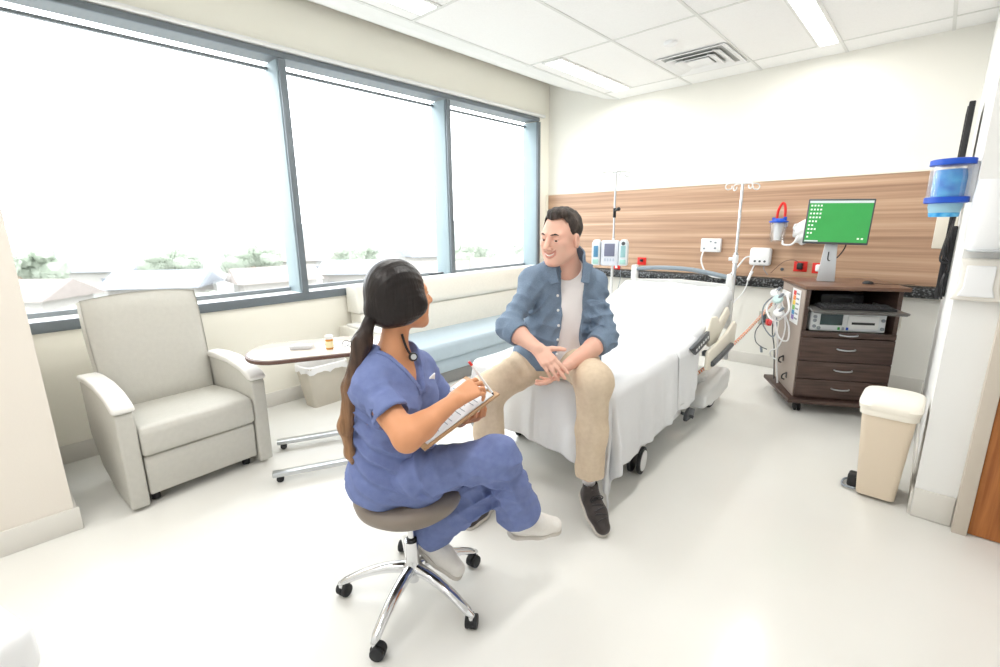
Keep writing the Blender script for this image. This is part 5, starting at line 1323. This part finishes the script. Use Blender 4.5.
def shoe(root, base, ank, heel, toe, s, mu, ms, mlow, laces=None, ext=0.0):
    f = unit(toe-heel); Ln = np.linalg.norm(toe-heel)
    up = unit((ank-heel)+0.0); R = frame(f, up if abs(up@f) < 0.97 else A_(0, 0, 1))
    C = (heel+toe)/2; hl_ = Ln/2
    def upper(P):
        q = tlocal(P, C, R)
        d = d_cone(q, (0, -hl_, 0.0), (0, hl_*0.2, -0.006), 0.038*s, 0.042*s)
        d = smin(d, d_cone(q, (0.006, hl_*0.2, -0.008), (0.0, hl_, -0.012), 0.043*s, 0.036*s), 0.03)
        aq = (ank-C)@R
        d = smin(d, d_cone(q, (0, -hl_*0.55, 0.01), aq*0.55+np.array([0, -hl_*0.55, 0.01])*0.45, 0.040*s, 0.036*s), 0.03)
        d = smax(d, -(q[:, 2]+0.030*s), 0.006)
        return smax(d, -d_cone(q, aq*0.35+np.array([0, -hl_*0.5, 0.01])*0.65, aq, 0.030*s, 0.032*s), 0.004)
    rad = Ln/2+0.12
    sh = mesh_obj('shoe', sdf_mesh(upper, C-rad, C+rad, 0.0042), mu, root, base)
    def sole(P):
        q = tlocal(P, C, R)
        o = smin(d_cone(q*A_(1, 1, 0), (0, -hl_, 0), (0, hl_*0.1, 0), 0.040*s, 0.043*s), d_cone(q*A_(1, 1, 0), (0.006, hl_*0.2, 0), (0.0, hl_, 0), 0.045*s, 0.038*s), 0.03)
        z = q[:, 2]+0.036*s-0.004*np.clip(q[:, 1]/hl_, 0, 1)**2
        return smax(o, np.abs(z)-0.010*s, 0.006)
    mesh_obj('sole', sdf_mesh(sole, C-rad, C+rad, 0.0042), ms, sh, (0, 0, 0)).location = (0, 0, 0)
    so = bpy.data.objects[[o for o in bpy.data.objects.keys() if o.startswith('sole')][-1]] if False else None
    for o in COL.objects:
        if o.parent == sh and o.name.startswith('sole'): o.location = tuple(-np.asarray(base))
    sk = MB().cyl(tuple(heel*0.45+ank*0.55-np.asarray(base)), tuple(ank+(ank-heel)*0.25-np.asarray(base)), 0.030*s, 0.036*s).build('sock', m_white if laces is None else m_tee, root)
    if laces is not None or ext:
        lm = laces or m_white
        for k in range(5):
            y = hl_*(-0.25+0.26*k); 
            pts = []
            for i in range(7):
                x = (-0.026+0.0087*i)*s; z = 0.08
                p = C+R@np.array([x, y+(0.006 if k % 2 else -0.004)*(i-3)/3, z])
                for it in range(40):
                    dd = float(upper(p[None])[0])
                    if dd < 0.002: break
                    p = p-R[:, 2]*max(dd*0.8, 0.001)
                pts.append(p-np.asarray(base))
            if laces is not None:
                MB().tube([tuple(p) for p in pts], 0.0034, 6, 3).build('lace', lm, root)
    if laces is not None:
        p = C+R@np.array([0.0, -hl_*0.35, 0.062])-np.asarray(base)
        for sx in (-1, 1):
            MB().tube([tuple(p), tuple(p+R@np.array([sx*0.02, 0.0, 0.012])), tuple(p+R@np.array([sx*0.036, 0.01, 0.0])), tuple(p+R@np.array([sx*0.02, 0.012, -0.004])), tuple(p)], 0.003, 6, 4).build('lace', lm, root)

# ---------------- the nurse
def build_nurse():
    HC = A_(-1.384, 0.988, 1.252); HR = frame((0.10, 1, 0.10), (0.0, -0.1, 1)); HS = 1.05
    NB = A_(-1.392, 0.940, 1.068)
    sr, sl = A_(-1.340, 0.812, 0.975), A_(-1.420, 1.075, 0.955)
    TR = frame((0.95, 0.31, -0.04), (0.03, 0.01, 1)); L, Fw, U = TR[:, 0], TR[:, 1], TR[:, 2]
    hr, hl = A_(-1.385, 0.865, 0.585), A_(-1.465, 1.000, 0.575)
    kr, kl = A_(-1.078, 1.150, 0.665), A_(-1.165, 1.228, 0.500)
    ar, al = A_(-1.100, 1.292, 0.385), A_(-1.398, 1.080, 0.262)
    er, wr = A_(-1.132, 0.800, 0.858), A_(-1.130, 1.005, 0.925)
    el, wl = A_(-1.345, 1.160, 0.815), A_(-1.300, 1.190, 0.775)
    el = A_(-1.400, 1.170, 0.790); wl = A_(-1.290, 1.165, 0.750)
    chest = A_(-1.392, 0.932, 0.905); waist = A_(-1.408, 0.925, 0.735); hips = A_(-1.425, 0.928, 0.590)
    base = (-1.42, 0.95, 0.508)
    root = empty('person', base, 0, 'woman in blue scrubs with a long ponytail sitting on the rolling stool, legs crossed, writing', 'person')
    lo = np.array([-1.75, 0.55, 0.05]); hi = np.array([-0.85, 1.60, 1.50])
    def torso(P):
        d = d_ell(P, chest, (0.150, 0.112, 0.175), TR)
        d = smin(d, d_ell(P, waist, (0.130, 0.100, 0.130), TR), 0.08)
        d = smin(d, d_ell(P, hips, (0.150, 0.115, 0.095), TR), 0.08)
        d = smin(d, d_cone(P, sl, sr, 0.052, 0.052), 0.06)
        q = tlocal(P, chest, TR); m = np.stack([np.abs(q[:, 0]), q[:, 1], q[:, 2]], 1)
        d = smin(d, d_ell(m, (0.068, 0.085, -0.01), (0.055, 0.05, 0.055)), 0.04)
        d = smin(d, d_cone(P, NB-U*0.01, (sl+NB)/2-U*0.012, 0.040, 0.045), 0.05)
        d = smin(d, d_cone(P, NB-U*0.01, (sr+NB)/2-U*0.012, 0.040, 0.045), 0.05)
        return d
    def body(P):
        d = torso(P)+0.010
        d = smin(d, d_cone(P, NB-U*0.04, HC-HR[:, 1]*0.022-HR[:, 2]*0.05, 0.050, 0.047), 0.035)
        d = smin(d, head_sdf(P, HC, HR, HS, 0.3, True), 0.02)
        d = smin(d, d_chain(P, [sr, er, er+(wr-er)*0.3, wr], [0.050, 0.042, 0.042, 0.026], 0.025), 0.03)
        d = smin(d, d_chain(P, [sl, el, el+(wl-el)*0.3, wl], [0.048, 0.040, 0.038, 0.026], 0.025), 0.03)
        d = hand(P, wr, (0.04, 0.95, 0.24), (0.45, -0.20, 0.88), [(0.35, 0.60, 0.30), (0.42, 0.62, 0.35), (0.50, 0.65, 0.35), (0.58, 0.70, 0.35)], 1, 1.0, 0.05, (0.45, 0.75, -0.50), 0.1, d)
        d = hand(P, wl, (0.80, -0.05, 0.30), (0.28, -0.1, -0.95), [(0.25, 0.75, 0.7), (0.25, 0.80, 0.7), (0.3, 0.85, 0.7), (0.4, 0.85, 0.7)], -1, 0.92, 0.06, (0.6, 0.7, -0.1), 0.5, d)
        for h, k, a in ((hl, kl, al), (hr, kr, ar)):
            d = smin(d, d_chain(P, [h, k, a], [0.070, 0.040, 0.030], 0.04), 0.05)
        return d
    mesh_obj('body', sdf_mesh(body, lo, hi, 0.0036), m_skinw, root, base)
    eyes(root, HC, HR, HS, base)
    bd = A_(-1.400, 0.878, 1.215)
    def hair(P):
        q = tlocal(P, HC, HR)/HS; ax = np.abs(q[:, 0])
        d = d_ell(q, (0, -0.020, 0.038), (0.095, 0.102, 0.100))
        d = smin(d, d_ell(q, (0, -0.030, -0.020), (0.088, 0.078, 0.066)), 0.05)
        m = np.stack([ax, q[:, 1], q[:, 2]], 1)
        d = smin(d, d_cone(m, (0.070, 0.015, -0.02), (0.032, -0.075, -0.060), 0.034, 0.028), 0.04)
        # face opening
        face = d_ell(q, (0, 0.110, -0.030), (0.082, 0.078, 0.105))
        d = smax(d, -face, 0.012)
        und = -(q[:, 2]+0.082+0.25*(q[:, 1]+0.06))
        d = smax(d, und, 0.02)
        d = d*HS
        d = smin(d, d_cone(P, HC-HR[:, 1]*0.075-HR[:, 2]*0.035, bd, 0.045, 0.021), 0.045)
        # combed strands
        qq = tlocal(P, bd, HR); an = np.arctan2(qq[:, 0], qq[:, 2]+0.02)
        return d-0.0006*np.sin(an*46)
    mesh_obj('hair', sdf_mesh(hair, HC-0.22, HC+0.2, 0.0036), m_hairw, root, base)
    pts = [bd, A_(-1.406, 0.832, 1.115), A_(-1.418, 0.786, 0.965), A_(-1.442, 0.762, 0.820), A_(-1.446, 0.772, 0.710), A_(-1.440, 0.788, 0.640)]
    def pony(P):
        d = d_chain(P, pts, [0.017, 0.029, 0.029, 0.023, 0.015, 0.004], 0.03)
        q = P-bd
        an = np.arctan2(P[:, 0]+1.425, P[:, 1]-0.79)
        return d-0.0010*np.sin(an*9+4*P[:, 2])-0.0008*np.sin(an*23-4*P[:, 2])
    mesh_obj('ponytail', sdf_mesh(pony, (-1.52, 0.68, 0.60), (-1.34, 0.94, 1.26), 0.0036), m_hairw, root, base)
    b_ = bd-A_(*base)
    MB().tube([tuple(b_+A_(0.022*math.cos(a), 0.010*math.sin(a), 0.020*math.sin(a)-0.002)) for a in [k*math.pi/5 for k in range(10)]], 0.009, 8, 3, closed=True).build('hair_tie', m_black, root)

    def top(P):
        q = tlocal(P, chest, TR)
        lowf = np.clip((-0.05-q[:, 2])/0.3, 0, 1)
        d = torso(P)-0.014-0.030*lowf
        f = 0.005*cloth_noise(P+1.0, 1.1)+crease(P, waist-L*0.06, (0.5, 0.3, 1), 0.18, 75, 0.010, .4)+crease(P, sr-U*0.08-Fw*0.03, (0.5, -0.6, 0.6), 0.12, 75, 0.007)+crease(P, chest-L*0.08, (0.7, 0.5, 0.7), 0.12, 70, 0.006, 2)
        f = f+crease(P, waist-U*0.1+Fw*0.06, (0.6, 0.2, 1), 0.15, 85, 0.009, 1.4)
        d = smin(d, d_cone(P, hips+Fw*0.05, hips+Fw*0.13+L*0.0-U*0.02, 0.115, 0.10), 0.05)
        for s, e in ((sr, er), (sl, el)):
            u_ = unit(e-s); ee = s+u_*0.155
            sv = smin(d_cone(P, s-u_*0.01, ee, 0.064, 0.074), d+0.02, 0.02)
            sv = d_cone(P, s, ee, 0.062, 0.070)
            sv = smax(sv, (P-ee)@u_+0.006, 0.005)
            sv = smax(sv, -d_cone(P, ee-u_*0.012, ee+u_*0.2, 0.055, 0.066), 0.003)
            f = f+crease(P, s+u_*0.06, u_, 0.07, 95, 0.004, 1)
            far = (P-ee)@u_
            d = smin(d, sv, 0.03)
        d = d-f
        # v neck
        m = np.abs(q[:, 0]); zz = q[:, 2]
        wv = np.clip((zz-0.035)/0.13, 0, 1.4)*0.062
        vn = np.where(q[:, 1] > 0.0, m-wv, 0.05)
        d = smax(d, -vn, 0.006)
        nk = d_cone(P, NB-U*0.015, NB+U*0.3, 0.058, 0.08)
        d = smax(d, -nk, 0.005)
        # hem with side slit
        sl_ = np.abs(q[:, 1]-0.01)
        hem = -(q[:, 2]+0.385+0.03*np.sin(q[:, 1]*9+1))
        return smax(d, hem, 0.01)
    mesh_obj('scrub_top', sdf_mesh(top, lo, hi, 0.0054), m_scrub, root, base)
    # raised neckband of the scrub top
    def band(P):
        q = tlocal(P, chest, TR); m = np.abs(q[:, 0]); zz = q[:, 2]
        wv = np.clip((zz-0.035)/0.13, 0, 1.4)*0.062
        d = np.abs(top(P))-0.0035
        e = np.where(q[:, 1] > 0.0, np.abs(m-wv-0.010)-0.010, 0.05)
        return np.maximum(np.maximum(d, e), -(zz-0.02))
    mesh_obj('neckband', sdf_mesh(band, chest-0.24, chest+0.24, 0.0045), m_scrub, root, base)
    def pants(P):
        d = d_ell(P, hips-U*0.02, (0.158, 0.120, 0.092), TR)
        lr = d_chain(P, [hr, kr], [0.102, 0.083], 0.03)
        sh = d_chain(P, [kr, (kr+ar)/2, ar], [0.080, 0.080, 0.096], 0.03)
        lr = smin(lr, sh, 0.04)
        ll = smin(d_chain(P, [hl, kl], [0.108, 0.080], 0.03), d_chain(P, [kl, (kl+al)/2, al], [0.076, 0.078, 0.090], 0.03), 0.04)
        d = smin(d, lr, 0.05); d = smin(d, ll, 0.025)
        f = 0.004*cloth_noise(P+2, 1.2)
        f = f+crease(P, kr-A_(0, 0, 0.07), (0.3, 0.1, 1), 0.12, 75, 0.008, 1)+crease(P, kl-A_(0.03, 0, 0.02), (-0.6, -0.2, 1), 0.15, 75, 0.011, 2)+crease(P, hr+(kr-hr)*0.25+A_(0, 0, 0.03), (0.8, 0.6, 0.5), 0.15, 70, 0.008)
        f = f+crease(P, (kl+al)/2, (0.9, 0.2, 0.7), 0.13, 70, 0.007, 1)+crease(P, (kr+ar)/2+A_(0.02, -0.05, 0), (0.9, 0.8, 0.4), 0.13, 62, 0.006, 1)+crease(P, hr+(kr-hr)*0.65-A_(0, 0, 0.05), (0.5, 0.4, -1), 0.13, 75, 0.006, 1)
        d = d-f
        for a, k in ((al, kl), (ar, kr)):
            u_ = unit(a-k); near = np.linalg.norm(P-a, axis=1) < 0.17
            d = np.where(near, smax(d, (P-a)@u_-0.035, 0.004), d)
            d = smax(d, -d_cone(P, a-u_*0.02, a+u_*0.12, 0.070, 0.085), 0.004)
        return d
    mesh_obj('trousers', sdf_mesh(pants, lo-A_(0, 0, 0.03), np.array([hi[0], hi[1], 0.85]), 0.0056), m_scrub, root, base)
    shoe(root, base, ar, A_(-1.107, 1.300, 0.296), A_(-1.020, 1.432, 0.280), 1.0, m_shoew, m_sole, m_sole, None)
    shoe(root, base, al, A_(-1.425, 1.060, 0.215), A_(-1.262, 1.100, 0.140), 1.0, m_shoew, m_sole, m_sole, None)
    # ring, lanyard and badge reel
    return root

man = build_man()
nurse = build_nurse()

# clipboard, paper, clip and pen
A0, B0, C0 = Vector((-1.199, 0.922, 0.752)), Vector((-1.132, 1.219, 0.881)), Vector((-1.326, 1.314, 0.909))
ux = (B0-A0).normalized(); uz = ux.cross(C0-B0).normalized(); uz = uz if uz.z > 0 else -uz; uy = uz.cross(ux)
cen = (A0+B0)/2+uy*0.118*(1 if (C0-B0).dot(uy) > 0 else -1)
MX = Matrix(((ux.x, uy.x, uz.x, 0), (ux.y, uy.y, uz.y, 0), (ux.z, uy.z, uz.z, 0), (0, 0, 0, 1)))
t = empty('clipboard', cen, 0, 'brown clipboard with white form held by the woman on her knee', 'clipboard')
mb = MB(); mb._add((lambda b: (bmesh.ops.create_cube(b, size=1.0), [setattr(v, 'co', Vector((v.co.x*0.345, v.co.y*0.24, v.co.z*0.007))) for v in b.verts], b)[2])(bmesh.new()), MX); mb.build('board', mat('hardboard', (186, 146, 106), 0.5, rgb2=(204, 166, 124), vs=20), t)
MB().box((0, 0, 0), (0.305, 0.218, 0.004), 0.001).build('paper', m_sheet, t).matrix_local = Matrix.Translation(uz*0.0065) @ MX
for k in range(13):
    MB().box((0, 0, 0), (0.003, 0.18 if k % 3 else 0.12, 0.0006)).build('printed_line', m_grey, t).matrix_local = Matrix.Translation(uz*0.0090+ux*(-0.13+0.02*k)) @ MX
mb = MB(); mb.box((0, 0, 0.006), (0.035, 0.12, 0.010), 0.004).cyl((-0.012, -0.05, 0.012), (-0.012, 0.05, 0.012), 0.007); mb.build('clip', m_steel, t).matrix_local = Matrix.Translation(uz*0.005+ux*0.150) @ MX
t = empty('pen', (-1.142, 1.178, 0.945), 0, "white and dark pen in the woman's right hand", 'pen')
MB().cyl((0.01, 0.01, -0.045), (-0.045, -0.05, 0.075), 0.0045).build('barrel', m_white, t)
MB().cyl((0.01, 0.01, -0.045), (0.014, 0.014, -0.056), 0.0045, 0.001).build('tip', m_black, t)
MB().cyl((-0.039, -0.043, 0.062), (-0.046, -0.051, 0.077), 0.0052).build('cap', m_red, t)
t = empty('badge_lanyard', (-1.335, 0.955, 1.05), 0, "black cord with a round badge reel and white badge at the woman's neckline", 'badge')
RR = Matrix.Identity(4)
bp_ = [V(0.003, -0.009, 0.085), V(0.006, 0.004, 0.035), V(0.016, 0.018, 0.0), V(0.010, 0.055, -0.045), V(0.020, 0.085, -0.10)]
MB().tube(bp_[:3], 0.0045, 8).build('cord', m_black, t)
MB().cyl((0.020, 0.018, 0.0), (0.032, 0.014, 0.003), 0.016, bev=0.003).build('reel', m_black, t)
MB().cyl((0.031, 0.0145, 0.003), (0.034, 0.013, 0.0035), 0.010).build('reel_face', m_steel, t)
MB().tube(bp_[2:], 0.004, 8).build('badge_strap', m_clear, t)
MB().box((0.026, 0.088, -0.118), (0.006, 0.052, 0.075), 0.003, rot=Euler((0.3, 0.3, 0.35))).build('badge_card', m_white, t)


# ------------------------------------------------------------------ to metres
S_ = Matrix.Scale(GS, 4)
bpy.context.view_layer.update()
for o in list(SC.objects):
    if o.parent is None:
        if o.type == 'CAMERA': o.location = o.location*GS
        else:
            o.location = o.location*GS; o.scale = o.scale*GS
